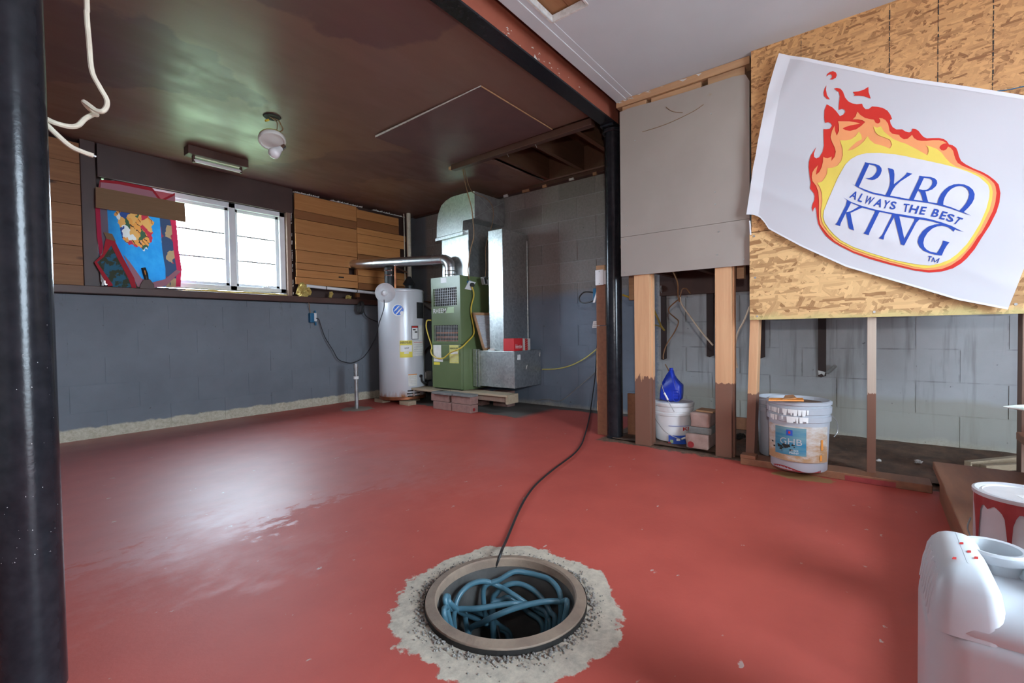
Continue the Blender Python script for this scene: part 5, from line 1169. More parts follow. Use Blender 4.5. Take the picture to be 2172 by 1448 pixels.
# dangling porcelain lampholder
an = at(2, H, 577, 247)
lh_ = T('lamp_holder', 'white porcelain lamp holder with bulb dangling by its wires from the ceiling', 'ceiling light', tuple(an))
hc = at(1, an.y - .02, 577, 296)
axd = (Vector((0, 0, -1)) + (CAM - hc).normalized() * .55 + Vector((.12, 0, 0))).normalized(); Rt = (-axd).to_track_quat('Z', 'Y').to_matrix()
MB().lathe([(0, .030), (.066, .030), (.076, .022), (.078, .010)], hc, 32, Rt).obj('back', 'brass', lh_, smooth=True)
MB().lathe([(.078, .012), (.082, .006), (.082, -.012), (.079, -.018), (.072, -.019), (.070, -.012), (.066, -.008), (.040, -.010), (.030, -.014), (0, -.014)], hc, 32, Rt).obj('base', 'porcelain', lh_, smooth=True)
b0 = at(1, an.y - .085, 599, 312); bd = (at(1, an.y - .12, 566, 336) - b0).normalized()
Rb = bd.to_track_quat('Z', 'Y').to_matrix()
MB().lathe([(.017, -.015), (.018, .022), (.016, .026)], b0, 20, Rb).obj('bulb_cap', 'chrome', lh_, smooth=True)
MB().lathe([(.018, .022), (.020, .035), (.026, .055), (.034, .080), (.036, .092), (.030, .108), (.018, .116), (0, .119)], b0, 24, Rb).obj('bulb', 'bulb', lh_, smooth=True)
MB().lathe([(.05, 0), (.055, .006), (.04, .012), (0, .014)], (an.x, an.y, H - .008), 16).obj('junction_box', 'dark', lh_)
wire('wire', [(an.x - .02, an.y, H - .005), an + Vector((.02, 0, -.02)), at(1, an.y - .01, 588, 262), at(1, an.y - .015, 586, 280), hc + Rt @ Vector((.0, .0, .028))], .0028, 'brown_wire', lh_)
wire('wire', [(an.x + .01, an.y, H - .005), an + Vector((.04, 0, -.012)), at(1, an.y - .01, 596, 265), at(1, an.y - .015, 598, 277), hc + Rt @ Vector((.03, 0, .028))], .004, 'brown_wire', lh_)
for p in ((566, 256), (590, 282)): MB().tube([at(1, an.y - .01, p[0] - 3, p[1]), at(1, an.y - .01, p[0] + 4, p[1] - 2)], .007, 8).obj('wire_nut', 'yellow_cord', lh_)
# cream cable by the near pole
cb = T('loose_cable', 'stiff cream cable dangling and coiling beside the near black pole', 'cable', (.25, 1.5, 1.9))
yp = 1.50
def cp_(x, y, d=0.0): return at(1, yp + d, x, y)
wire('cable', [(cp_(183, 0).x - .01, yp, H + .0), cp_(182, -40), cp_(184, 30), cp_(189, 90), cp_(195, 150), cp_(212, 185), cp_(226, 210), cp_(226, 226), cp_(217, 236), cp_(204, 234, .01), cp_(190, 224, .02), cp_(178, 216, .03), cp_(188, 229, .04), cp_(205, 243, .05), cp_(197, 243, .045), cp_(180, 252, .03), cp_(165, 266, .02), cp_(145, 268, .01), cp_(115, 260), cp_(85, 246, .02), cp_(55, 240, .06)], .0056, 'cream_wire', cb, 10)
wire('cable', [cp_(55, 235, .06), cp_(88, 254, .02), cp_(115, 280), cp_(148, 309), cp_(175, 322), cp_(198, 330)], .0056, 'cream_wire', cb, 10)
MB().tube([cp_(198, 330), cp_(204, 332)], .0028, 6).obj('copper_end', 'steel', cb)

# ================================================================== TOWEL, CARDBOARD, SCRAPER
tw = T('towel', 'blue printed towel with red edges hung over the left half of the window', 'towel', (1.05, 4.5, 1.13))
lE = [(a.x, a.z) for a in (at(1, 4.5, *p) for p in ((212, 382), (203, 440), (206, 500), (213, 545), (235, 606)))]
rE = [(a.x, a.z) for a in (at(1, 4.5, *p) for p in ((372, 412), (374, 470), (379, 530), (386, 570), (383, 608)))]
def tsurf(u, v, d=0.0):
    a, b = along(lE, 1 - v), along(rE, 1 - v)
    return (a[0] + (b[0] - a[0]) * u, 4.505 + .006 * math.sin(u * 11 + v * 2) + .004 * math.sin(v * 9) - d, a[1] + (b[1] - a[1]) * u)
MB().grid(lambda u, v: tsurf(u, v), 48, 48).obj('cloth', 'towel', tw, smooth=True)
def tq(px, py, d=.012): q = at(1, 4.5 - d, px, py); return q
MB().add([tq(*p) for p in ((225, 505), (243, 512), (256, 545), (275, 580), (302, 608), (290, 618), (240, 608), (205, 556), (222, 540))], [(8, 0, 1, 2), (7, 8, 2), (7, 2, 3), (6, 7, 3), (6, 3, 4, 5)]).obj('folded_corner', 'towel_dark', tw, solid=.003)
MB().add([tq(*p, .016) for p in ((225, 503), (242, 508), (262, 548), (285, 590), (292, 622), (284, 622), (272, 590), (248, 545), (236, 520), (220, 545), (206, 556), (240, 605), (230, 608), (200, 556), (218, 538))], [(0, 1, 8, 14), (1, 2, 7, 8), (2, 3, 6, 7), (3, 4, 5, 6), (14, 8, 9), (14, 9, 10, 13), (13, 10, 11, 12)]).obj('red_hem', 'towel_red', tw, solid=.003)
MB().add([tq(*p, .014) for p in ((262, 540), (275, 555), (300, 590), (318, 600), (350, 592), (374, 572), (384, 575), (352, 606), (318, 612), (292, 608))], [(0, 1, 2, 9), (2, 3, 8, 9), (3, 4, 7, 8), (4, 5, 6, 7)]).obj('turned_back', 'towel_pink', tw, solid=.003)
MB().add([tq(*p, .014) for p in ((214, 383), (325, 402), (340, 424), (371, 412), (370, 432), (212, 405))], [(0, 1, 5), (1, 2, 5), (2, 4, 5), (2, 3, 4)]).obj('top_fold', 'towel_pink', tw, solid=.003)
MB().add([tq(*p, .017) for p in ((212, 381), (250, 384), (322, 398), (326, 402), (342, 423), (371, 409), (371, 414), (341, 429), (323, 405), (250, 390), (212, 386))], [(0, 1, 9, 10), (1, 2, 8, 9), (2, 3, 8), (3, 4, 7, 8), (4, 5, 6, 7)]).obj('red_hem', 'towel_red', tw, solid=.003)
cbd = [tq(*p, .03) for p in ((203, 396), (392, 431), (394, 471), (203, 440))]
tag(MB().hexa([q + Vector((0, .004, 0)) for q in cbd], cbd).obj('cardboard_strip', 'cardboard'), 'long brown cardboard strip pinned across the top of the towel', 'cardboard')
tag(MB().hexa([tq(*p, .022) + Vector((0, .003, 0)) for p in ((220, 492), (238, 496), (246, 512), (226, 506))], [tq(*p, .022) for p in ((220, 492), (238, 496), (246, 512), (226, 506))]).obj('cardboard_scrap', 'cardboard'), 'little cardboard scrap on the left edge of the towel', 'cardboard')
sc = T('putty_knife', 'dark putty knife propped upright on the ledge against the towel', 'putty knife', tuple(at(1, 4.45, 312, 614)))
def sk(px, py, d): return at(1, 4.47 + d, px, py)
bl_ = [sk(*p, -.012) for p in ((295, 616), (328, 616), (327, 603), (318, 592), (306, 592), (299, 602))]
MB().add([q for q in bl_] + [q + Vector((0, .003, 0)) for q in bl_], [(0, 1, 2, 3, 4, 5), (11, 10, 9, 8, 7, 6)] + [(i, (i + 1) % 6, 6 + (i + 1) % 6, 6 + i) for i in range(6)]).obj('blade', 'rust' if 'rust' in M else 'brown_paint', sc)
MB().tube([sk(311, 593, -.01), sk(308, 580, -.005), sk(304, 568, 0)], [.014, .017, .015], 12).obj('handle', 'black', sc, smooth=True)
MB().tube([sk(309, 583, -.026), sk(306.5, 573, -.021)], .004, 8).obj('inlay', 'print_orange', sc)

# ================================================================== SWITCHES ON THE POST, LOOSE WIRES
sw = T('switch_plate', 'white blank switch plate on the bare top of the brown post', 'switch', (2.94, 1.55, 1.1))
(q1, q2) = at(0, 2.935, 1263.5, 573), at(0, 2.935, 1281, 604)
box('box', 'white_plastic', (2.936, q2.y - .02, q2.z + .005), (2.95, q1.y - .03, q1.z - .006), sw, .003)
box('plate', 'white_trim', (2.926, q2.y, q2.z), (2.936, q1.y, q1.z), sw, .003)
for z in (q2.z + .012, q1.z - .012): MB().tube([(2.9245, (q1.y + q2.y) / 2, z), (2.927, (q1.y + q2.y) / 2, z)], .003, 8).obj('screw', 'steel', sw)
bo = T('outlet_box', 'blue outlet box with white edge on the back side of the brown post', 'outlet box', (2.97, 1.575, .93))
box('box', 'outlet_blue', (2.95, 1.557, .955), (3.02, 1.585, 1.045), bo, .003)
MB().add([at(0, 2.95, *p) for p in ((1266.5, 614), (1268.5, 613), (1262, 641), (1257.5, 642))], [(0, 1, 2, 3)]).obj('plate_edge', 'white_trim', bo, solid=.004)
wire('lead', [at(0, 2.96, 1262, 621), at(0, 2.98, 1250, 619), at(0, 3.0, 1238, 620), at(0, 3.02, 1229, 630), at(0, 3.02, 1231, 640), at(0, 3.0, 1243, 642), at(0, 2.97, 1258, 637), at(0, 2.95, 1269, 629)], .0055, 'black', bo)
tg = T('paper_tag', 'small printed white tag sticking out from the brown post', 'tag', tuple(at(0, 2.98, 1263, 690)))
q = [at(0, 2.975, *p) for p in ((1258.5, 681), (1272, 680.5), (1272, 694), (1256, 695.5))]
MB().add(q, [(0, 1, 2, 3)]).obj('card', 'print_white', tg, solid=.001)
for k in range(3): MB().add([q[0].lerp(q[3], a) + (q[1] - q[0]) * b + Vector((-.001, 0, 0)) for a, b in ((.2 + k * .25, .1), (.2 + k * .25, .9), (.32 + k * .25, .9), (.32 + k * .25, .1))], [(0, 1, 2, 3)]).obj('print_line', 'print_grey', tg)
tag(wire('wall_cable', [at(0, 3.79, 1150, 783), at(0, 3.785, 1180, 782), at(0, 3.785, 1210, 775), at(0, 3.785, 1240, 760), at(0, 3.78, 1265, 741), at(0, 3.75, 1285, 725)], .006, 'pale_yellow'), 'faded yellow cable running along the blue wall behind the duct box', 'cable')
tag(wire('wall_cable', [at(0, 3.79, 1135, 850), at(0, 3.79, 1160, 846), at(0, 3.79, 1190, 849), at(0, 3.79, 1225, 822), at(0, 3.79, 1262, 790)], .004, 'grey_wire'), 'thin grey wire along the foot of the blue wall', 'wire')
# floor cord from the pit to the post
fc = [at(2, .005, *p) for p in ((1075, 1140), (1100, 1085), (1118, 1052), (1140, 1025), (1175, 995), (1215, 965), (1232, 945), (1240, 925), (1248, 895), (1257, 868))]
fc[-1].x = min(fc[-1].x, 3.78)
for q_ in fc: q_.z = .007
up = [fc[-1] + Vector((.006, .003, .012)), at(0, 3.77, 1262, 800), at(0, 3.70, 1266, 740), at(0, 3.3, 1269, 690), Vector((2.995, 1.567, .95))]
pitq = PC + Vector((.205, .06, 0))
cord = [Vector((1.03, .86, -.22)), at(2, -.10, 1038, 1245), at(2, -.05, 1045, 1222), at(2, .0, 1053, 1198), at(2, .031, 1062, 1173), at(2, .026, 1067, 1160), at(2, .007, 1075, 1143)] + fc[1:] + up
tag(wire('pump_cord', cord, .0048, 'black', sub=8), 'black cord from the sump pit across the red floor to the post', 'cord')
# yellow cables behind the pole
tag(wire('romex', [at(0, 3.05, 1320, 625), at(0, 3.1, 1343, 633), at(0, 3.2, 1378, 645), at(0, 3.4, 1392, 668), at(0, 3.6, 1402, 690), at(0, 3.74, 1409, 700)], .007, 'yellow_cord'), 'yellow cable arching behind the stud nearest the black pole', 'cable')
tag(wire('romex', [at(0, 3.1, 1360, 688), at(0, 3.3, 1385, 689), at(0, 3.6, 1400, 692), at(0, 3.74, 1408, 700)], .006, 'yellow_cord'), 'short straight yellow cable on the crawl wall', 'cable')
def cw_(*p): return [at(0, x, a, b) for x, a, b in p]
wires = [('brown wire hanging from under the drywall into a knot of wires', 'brown_wire', .005, cw_((3.0, 1427, 575), (3.02, 1434, 590), (3.05, 1438, 605), (3.08, 1438, 625), (3.1, 1441, 640))),
         ('long pale wire slanting down towards the wide middle stud', 'cream_wire', .0052, cw_((3.1, 1443, 630), (3.1, 1446, 645), (3.08, 1466, 674), (3.05, 1490, 706), (3.03, 1512, 732))),
         ('grey-brown wire twisting down to the blue jug', 'brown_wire', .0042, cw_((3.1, 1440, 634), (3.12, 1420, 652), (3.13, 1420, 663), (3.12, 1431, 673), (3.1, 1439, 683), (3.1, 1430, 705), (3.1, 1414, 730), (3.1, 1407, 752), (3.1, 1407, 761))),
         ('short bent wire end curling out of the wire knot', 'brown_wire', .0045, cw_((3.1, 1441, 640), (3.1, 1446, 615), (3.1, 1455, 612), (3.08, 1464, 622))),
         ('pale wire curving down beside the strand board edge', 'cream_wire', .005, cw_((2.93, 1590, 650), (2.93, 1578, 680), (2.93, 1565, 705), (2.93, 1559, 735), (2.93, 1560, 760), (2.93, 1564, 780))),
         ('brown wire stub dropping to the neck of the blue jug', 'brown_wire', .004, cw_((3.1, 1411, 772), (3.1, 1418, 785), (3.08, 1422, 797), (3.07, 1412, 808), (3.06, 1402, 818)))]
for lb, m, r, p in wires: tag(wire('loose_wire', p, r, m), lb, 'wire', 'loose wires in the crawl space')

# ================================================================== BUCKETS, BRICKS, JUG
def pail(t, C, R, h, mat, ribs, z0=0.0, top=None, taper=.9, tilt=None):
    Rm = tilt or Matrix.Identity(3); r0 = R * taper
    prof = [(r0 - .004, 0), (r0, .006)]
    def rad(z): return r0 + (R - r0) * z / h
    zs = sorted(ribs); prof.append((rad(.3 * h), .3 * h))
    for a, b in zs: prof += [(rad(a), a), (rad(a) + .007, a + .003), (rad(b) + .007, b - .003), (rad(b), b)]
    prof += [(rad(h), h), (rad(h) - .004, h + .001)]
    wall = prof + [(rad(h) - .004, h - .03), (rad(.2 * h) - .004, .02), (0, .018)]
    MB().lathe(wall, (C[0], C[1], z0), 48, Rm).obj('shell', mat, t, smooth=True)
    return rad
# white bucket
BC = Vector((3.035, 1.045, 0)); BR = .122; bh = .245
wbk = T('white_bucket', 'white plastic bucket with blue label between the two wide studs', 'bucket', (BC.x, BC.y, 0.022))
rad = pail(wbk, BC, BR, bh, 'white_plastic', [(.165, .185), (.193, .225)], .022)
MB().lathe([(BR + .006, bh + .002), (BR + .009, bh + .006), (BR + .009, bh + .022), (BR + .002, bh + .028), (BR - .008, bh + .028), (BR - .012, bh + .022), (0, bh + .022)], BC, 48).obj('lid', 'white_plastic', wbk, smooth=True)
BS = facing(BC, BR * .96)
def bthx(px): return math.asin(max(-.95, min(.95, (px - 1430) / 38.0)))
def bz_(py): return at(0, BC.x - .08, 1430, py).z
def bpatch(S_, thf, zf, name, mat, px0, px1, py0, py1, par, off):
    t0, t1, z1, z0 = thf(px0), thf(px1), zf(py0), zf(py1)
    return MB().grid(lambda u, v: S_(t0 + (t1 - t0) * u, z0 + (z1 - z0) * v, off), 10, 2).obj(name, mat, par, smooth=True)
lb1 = bpatch(BS, bthx, bz_, 'label', 'print_blue', 1421, 1459, 921, 943, wbk, .004)
bpatch(BS, bthx, bz_, 'blot', 'light_green', 1424, 1430, 930, 937, lb1, .005); bpatch(BS, bthx, bz_, 'swirl', 'print_white', 1436, 1443, 927, 932, lb1, .005)
bpatch(BS, bthx, bz_, 'stripe', 'print_blue', 1421, 1460, 901, 901.8, wbk, .004)
t0, t1 = bthx(1448.5), bthx(1466); z1, z0 = bz_(904), bz_(911)
text_on('lettering', 'KILZ', lambda u, v: BS(t0 + (t1 - t0) * u, z0 + (z1 - z0) * v, .004), (0, 0, 1.35, 1), 'print_red', wbk, .02)
MB().tube([BS(bthx(1423), bz_(938), .004), BS(bthx(1423), bz_(938), .005)], .011, 12).obj('paint_daub', 'drip_red', wbk)
hp = [BS(-1.25, bz_(885), .012), BS(-.75, bz_(897), .02), BS(-.3, bz_(914), .028), BS(.25, bz_(925), .03), BS(.7, bz_(924), .025), BS(1.2, bz_(905), .012)]
wire('handle', hp, .0022, 'steel', wbk)
MB().tube([BS(.34, bz_(926), .03), BS(.78, bz_(921), .028)], .006, 10).obj('grip', 'white_plastic', wbk, smooth=True)
MB().tube([at(0, 2.885, 1409, 833), at(0, 2.88, 1417, 848)], .0062, 10).obj('grip', 'white_plastic', wbk, smooth=True)
wire('handle', [at(0, 2.90, 1403, 812), at(0, 2.886, 1408, 830), at(0, 2.88, 1420, 855), at(0, 2.885, 1430, 873)], .002, 'steel', wbk)
# blue jug on the lid
jz = bh + .0225
jg = T('blue_jug', 'bright blue plastic jug standing on the white bucket', 'jug', (3.03, 1.06, jz))
def jp(px, py, x=3.03): q = at(0, x, px, py); return (q.y, q.z)
sil = [(1402, 858), (1402.5, 845), (1404, 833), (1408, 820), (1415, 806), (1420, 799), (1421, 797), (1427, 796.5), (1428, 799), (1429.5, 806), (1433, 814), (1440, 822), (1447.5, 829), (1447.5, 845), (1446.5, 857), (1442, 861), (1425, 863)]
sl2 = [jp(*p) for p in sil]; zmin = min(q[1] for q in sl2); sl2 = [(q[0], q[1] - zmin + jz) for q in sl2]
b = bmesh.new()
for side in (0,):
    n = len(sl2); cy_ = sum(q[0] for q in sl2) / n; cz_ = sum(q[1] for q in sl2) / n; rings = []
    for x, f in ((-.042, .80), (-.034, .95), (-.015, 1.0), (.015, 1.0), (.034, .95), (.042, .80)):
        ring = []
        for y, z in sl2:
            fz = f if z < jz + .13 else .5 + .5 * f; k = 1.0 if z < jz + .12 else max(.33, 1 - (z - jz - .12) / .07 * .75)
            ring.append(b.verts.new((3.03 + x * k, cy_ + (y - cy_) * fz if z < jz + .15 else y + (0), max(jz, cz_ + (z - cz_) * (f if z < cz_ else 1)))))
        rings.append(ring)
    for i in range(len(rings) - 1):
        for k in range(n): b.faces.new((rings[i][k], rings[i][(k + 1) % n], rings[i + 1][(k + 1) % n], rings[i + 1][k]))
    b.faces.new(rings[0]); b.faces.new(list(reversed(rings[-1])))
bmesh.ops.recalc_face_normals(b, faces=b.faces); og = Vector((3.03, cy_, jz))
for v in b.verts: v.co -= og
me = bpy.data.meshes.new('body'); b.to_mesh(me); b.free(); me.materials.append(M['blue_plastic']); me.polygons.foreach_set('use_smooth', [True] * len(me.polygons))
jo = put('body', me, og, jg)
for py in (834, 839.5, 845): a, c_ = jp(1430.5, py, 2.99), jp(1439, py + .5, 2.99); MB().tube([(2.990, *a), (2.990, *c_)], .005, 8).obj('grip_rib', 'blue_plastic', jg, smooth=True)
wire('grip_frame', [(2.989, *jp(*p, 2.99)) for p in ((1428, 829), (1438, 828), (1442, 836), (1441, 848), (1434, 851), (1429, 848), (1427, 838), (1428, 829))], .0028, 'blue_plastic', jg)
MB().lathe([(.012, 0), (.012, .02), (.010, .022), (0, .022)], (3.03, jp(1424, 797)[0], max(q[1] for q in sl2) - .008), 16).obj('cap', 'blue_plastic', jg, smooth=True)
# bricks beside it
q0 = at(2, .012, 1463, 962)
def rock(name, lb, mat, lo, hi, seed):
    o = box(name, mat, lo, hi); me = o.data
    b = bmesh.new(); b.from_mesh(me); bmesh.ops.subdivide_edges(b, edges=b.edges[:], cuts=4, use_grid_fill=True)
    s = (Vector(hi) - Vector(lo))
    for v in b.verts:
        n = mnoise.noise_vector(v.co * 18 + Vector((seed, 0, 0))) * .008; v.co += Vector((n.x, n.y, n.z if 0.004 < v.co.z < s.z - .004 else 0))
    b.to_mesh(me); b.free(); me.polygons.foreach_set('use_smooth', [True] * len(me.polygons))
    md = o.modifiers.new('bevel', 'BEVEL'); md.width = .004; md.limit_method = 'ANGLE'
    return tag(o, lb, 'brick', 'rough bricks by the white bucket')
r1 = rock('rough_brick', 'bottom brick of the stack by the white bucket, red paint dot', 'brick_pink', (2.845, .775, .022), (3.06, .905, .108), 1)
MB().tube([(2.8425, .872, .045), (2.840, .872, .045)], .019, 16).obj('paint_dot', 'drip_red', r1)
rock('rough_brick', 'grey stone slab in the middle of the stack by the white bucket', 'grey_stone', (2.87, .765, .109), (3.07, .895, .148), 2)
rock('rough_brick', 'top brick of the stack by the white bucket', 'brick_pink', (2.875, .775, .149), (3.06, .885, .235), 3)
tag(MB().hexa([(2.90, .760, .236), (3.0, .755, .236), (3.02, .86, .236), (2.92, .865, .236)], [(2.90, .760, .247), (3.0, .755, .247), (3.02, .86, .247), (2.92, .865, .247)]).obj('wood_chip', 'rough_y', bevel=.002), 'orange wood chip lying on the top rough brick', 'wood chip')
# big paint pail
PCn = Vector((2.735, .303, 0)); PR = .137; ph = .345
tl = Matrix.Rotation(math.radians(2.5), 3, 'X')
pp_ = T('paint_pail', 'large dirty paint pail with a sea-blue label, open top, on the sill', 'bucket', (PCn.x, PCn.y, .037))
rad = pail(pp_, PCn, PR, ph, 'zinc_pail', [(.245, .275), (.283, .318), (.326, .344)], .037, taper=.90)
MB().lathe([(PR - .012, 0), (PR - .02, .004), (0, .006)], (PCn.x, PCn.y, .037 + ph - .02), 40).obj('dried_paint', 'dirt', pp_)
PS = facing(PCn, PR * .955)
def pth(px): return math.asin(max(-.95, min(.95, (px - 1697) / 62.0)))
def pzf(py): return at(0, PCn.x - .09, 1697, py).z
l1 = bpatch(PS, pth, pzf, 'label', 'dirty_label', 1637, 1752, 902, 976, pp_, .004)
l2 = bpatch(PS, pth, pzf, 'print_panel', 'sky_label', 1652, 1712, 905, 963, l1, .0052)
bpatch(PS, pth, pzf, 'emblem', 'print_blue', 1674, 1686, 910, 922, l1, .0062); bpatch(PS, pth, pzf, 'emblem_mark', 'print_red', 1678, 1682, 913, 918, l1, .007)
mb = MB()
for k in range(26):
    a_ = pth(random.gauss(1672, 8)); z_ = pzf(random.gauss(947, 4)); r1_ = random.uniform(.003, .010)
    b0_ = len(mb.v); mb.add([PS(a_ + r1_ * math.cos(j) / PR, z_ + r1_ * .6 * math.sin(j), .0064 + k * .00001) for j in (0, 1, 2, 3, 4, 5.2)], [(0, 1, 2, 3, 4, 5)])
mb.obj('smudge', 'dark', l1)['kind'] = 'stuff'
t0, t1, z1, z0 = pth(1662), pth(1704), pzf(928), pzf(941)
text_on('lettering', 'GHB', lambda u, v: PS(t0 + (t1 - t0) * u, z0 + (z1 - z0) * v, .0066), (0, 0, 1, 1), 'print_grey', l1)
for s_, a, b_, c_, d_2 in (('EXTERIOR', 1683, 1697, 951, 954.5), ('PAINT', 1680, 1698, 956, 960)):
    t0, t1, z1, z0 = pth(a), pth(b_), pzf(c_), pzf(d_2)
    text_on('lettering', s_, lambda u, v: PS(t0 + (t1 - t0) * u, z0 + (z1 - z0) * v, .0066), (0, 0, 1, 1), 'print_white', l1)
for a, b_, c_ in ((1739, 928, 950), (1737, 960, 972)): bpatch(PS, pth, pzf, 'rust_streak', 'print_orange', a, a + 4, b_, c_, l1, .006)
mb = MB()
for k in range(34):
    th = pth(random.uniform(1640, 1712)); z1 = pzf(random.choice((866, 881))); h = random.uniform(.015, .032); w = random.uniform(.006, .02)
    mb.add([PS(th, z1, .0145), PS(th + w / PR, z1, .0145), PS(th + w * .8 / PR, z1 - h, .0145), PS(th + .1 * w / PR, z1 - h, .0145)], [(0, 1, 2, 3)])
mb.obj('paint_drips', 'print_white', pp_)['kind'] = 'stuff'
vs = []
for k in range(19):
    th = -1.05 + 1.9 * k / 18; vs += [PS(th, .0385, -.0085), PS(th, .050 + .010 * math.sin(k * .35), -.0065)]
MB().add(vs, [(2 * k, 2 * k + 2, 2 * k + 3, 2 * k + 1) for k in range(18)]).obj('red_foot_paint', 'drip_red', pp_)
wire('handle', [PS(1.35, pzf(880), .01), PS(1.5, pzf(895), .03), PS(1.5, pzf(915), .032), PS(1.35, pzf(925), .02)], .0022, 'steel', pp_)
def tt(px, py): return at(2, .037 + ph + .012, px, py)
ss = T('paint_stick', 'paint-crusted stir stick lying across the open paint pail', 'stir stick', tuple(tt(1670, 850)))
MB().hexa([tt(1630, 850), tt(1632, 846), tt(1703, 846), tt(1705, 851)], [q + Vector((0, 0, .006)) for q in (tt(1630, 850), tt(1632, 846), tt(1703, 846), tt(1705, 851))]).obj('stick', 'print_orange', ss)
MB().hexa([tt(1660, 850), tt(1665, 842), tt(1682, 840), tt(1690, 847)], [q + Vector((0, 0, .009)) for q in (tt(1660, 850), tt(1665, 842), tt(1682, 840), tt(1690, 847))]).obj('paint_crust', 'deck_x', ss)
# second pail behind
P2 = Vector((3.005, .415, 0))
p2_ = T('paint_pail', 'grey pail half hidden behind the large labelled paint pail', 'bucket', (P2.x, P2.y, .022))
pail(p2_, P2, .125, .33, 'zinc_pail', [(.25, .28), (.29, .32)], .022)

# ================================================================== STAIR, CAN, JERRYCAN, SCRAPS
sr = T('stair', 'brown painted wooden stair rising beside the strand board wall', 'stairs', (1.9, -.5, 0))
SX0, SX1 = 1.12, 2.672
for k, (y1, z) in enumerate(((-.20, .16), (-.445, .32), (-.69, .48), (-.935, .64))):
    box('tread', 'brown_step', (SX0, y1 - .275, z - .032), (SX1, y1, z), sr, .004)
    box('riser', 'brown_step', (SX0 + .01, y1 - .045, z - .16), (SX1 - .01, y1 - .022, z - .032), sr)
box('stringer', 'brown_step', (SX1 - .045, -1.2, 0), (SX1 - .012, -.23, .125), sr)
# paint can on the first tread
ca = at(2, .35, 2087, 1046)
CC = Vector((ca.x + .045, ca.y - .070, 0)); CR = .083; cz = .161
pc_ = T('paint_can', 'metal paint can with red drips standing on the lowest stair tread', 'paint can', (CC.x, CC.y, cz))
MB().lathe([(CR - .002, 0), (CR + .001, .002), (CR + .001, .006), (CR - .001, .009), (CR - .001, .178), (CR + .002, .182), (CR + .002, .190), (CR - .003, .192), (CR - .010, .188), (CR - .012, .182)], (CC.x, CC.y, cz), 48, cap=False).obj('tin', 'tin', pc_, smooth=True)
MB().lathe([(CR - .011, .186), (CR - .016, .188), (CR - .020, .183), (CR - .026, .183), (0, .184)], (CC.x, CC.y, cz), 40).obj('lid', 'alu', pc_, smooth=True)
CS = facing(CC, CR)
vs = []; n = 46
for k in range(n + 1):
    th = -1.25 + 2.5 * k / n; d = .020 + .012 * mnoise.noise(Vector((k * .35, 0, 0))) + .030 * max(0, math.sin(k * .42)) ** 2 + .10 * max(0, math.sin(k * .42 + .15 * math.sin(k))) ** 10
    vs += [CS(th, cz + .181, .0012), CS(th, cz + .181 - max(.012, d), .0012)]
MB().add(vs, [(2 * k, 2 * k + 2, 2 * k + 3, 2 * k + 1) for k in range(n)]).obj('red_drips', 'drip_red', pc_)
wire('bail_handle', [CS(-1.5, cz + .11, .003), CS(-1.3, cz + .085, .01), CS(-.8, cz + .066, .013), CS(-.2, cz + .058, .013), CS(.4, cz + .062, .013), CS(1.0, cz + .08, .012), CS(1.5, cz + .11, .003)], .0016, 'steel', pc_)
MB().obox(Vector((CC.x - .01, CC.y - .02, cz + .1855)), ((.3, -1, 0), (1, .3, 0), (0, 0, 1)), (.03, .014, .001)).obj('lid_label', 'print_white', pc_)
# jerrycan
JX0, JX1, JY0, JY1 = .865, 1.075, -.345, -.060
jc = T('jerrycan', 'milky white plastic jerrycan in the lower corner, cap off', 'jerrycan', ((JX0 + JX1) / 2, (JY0 + JY1) / 2, 0))
def rr(x0, x1, y0, y1, r, n=6):
    out = []
    for cx, cy, a0 in ((x1 - r, y1 - r, 0), (x0 + r, y1 - r, 90), (x0 + r, y0 + r, 180), (x1 - r, y0 + r, 270)):
        for k in range(n + 1): a = math.radians(a0 + 90 * k / n); out.append((cx + r * math.cos(a), cy + r * math.sin(a)))
    return out
secs = [(.0, .018, .03), (.006, .006, .04), (.02, 0, .045), (.20, 0, .045), (.300, 0, .045), (.315, .001, .045), (.320, .005, .044), (.326, .003, .044), (.342, .007, .042), (.357, .020, .036), (.366, .036, .03), (.369, .05, .025)]
rings = []; mb = MB()
for z, ins, r in secs: rings.append([Vector((x, y, z)) for x, y in rr(JX0 + ins, JX1 - ins, JY0 + ins, JY1 - ins, r)])
n = len(rings[0])
mb.v = [q for rg in rings for q in rg]
for i in range(len(rings) - 1):
    for k in range(n): mb.f.append((i * n + k, i * n + (k + 1) % n, (i + 1) * n + (k + 1) % n, (i + 1) * n + k))
mb.f.append(tuple(reversed(range(n)))); mb.f.append(tuple((len(rings) - 1) * n + k for k in range(n)))
# sink a finger well into the top, leaving the raised left shoulder
ob2 = mb.obj('body', 'jug', jc, smooth=True)
b = bmesh.new(); b.from_mesh(ob2.data)
b.free()
# raised left shoulder with ribs
mb = MB()
sh = []
for z, ins in ((.318, .0), (.350, .003), (.380, .008), (.393, .014), (.401, .021), (.405, .028), (.4065, .034), (.407, .0385)):
    sh.append([Vector((x, y, z)) for x, y in rr(JX0 + .003 + ins * 1.3, JX1 - .012 - ins * .6, JY1 - .085 + ins * .9, JY1 - .003 - ins, max(.003, .022 - ins * .45))])
n = len(sh[0]); mb.v = [q for rg in sh for q in rg]
for i in range(len(sh) - 1):
    for k in range(n): mb.f.append((i * n + k, i * n + (k + 1) % n, (i + 1) * n + (k + 1) % n, (i + 1) * n + k))
mb.f.append(tuple((len(sh) - 1) * n + k for k in range(n)))
mb.obj('shoulder', 'jug', jc, smooth=True)
for k in range(7):
    x = JX0 + .035 + k * .022; MB().tube([(x, JY1 - .0045, .325), (x, JY1 - .009, .36), (x, JY1 - .0165, .387)], .0035, 8).obj('rib', 'jug', jc, smooth=True)
nk = at(2, .390, 2103, 1165); nk.x = max(nk.x, JX0 + .1)
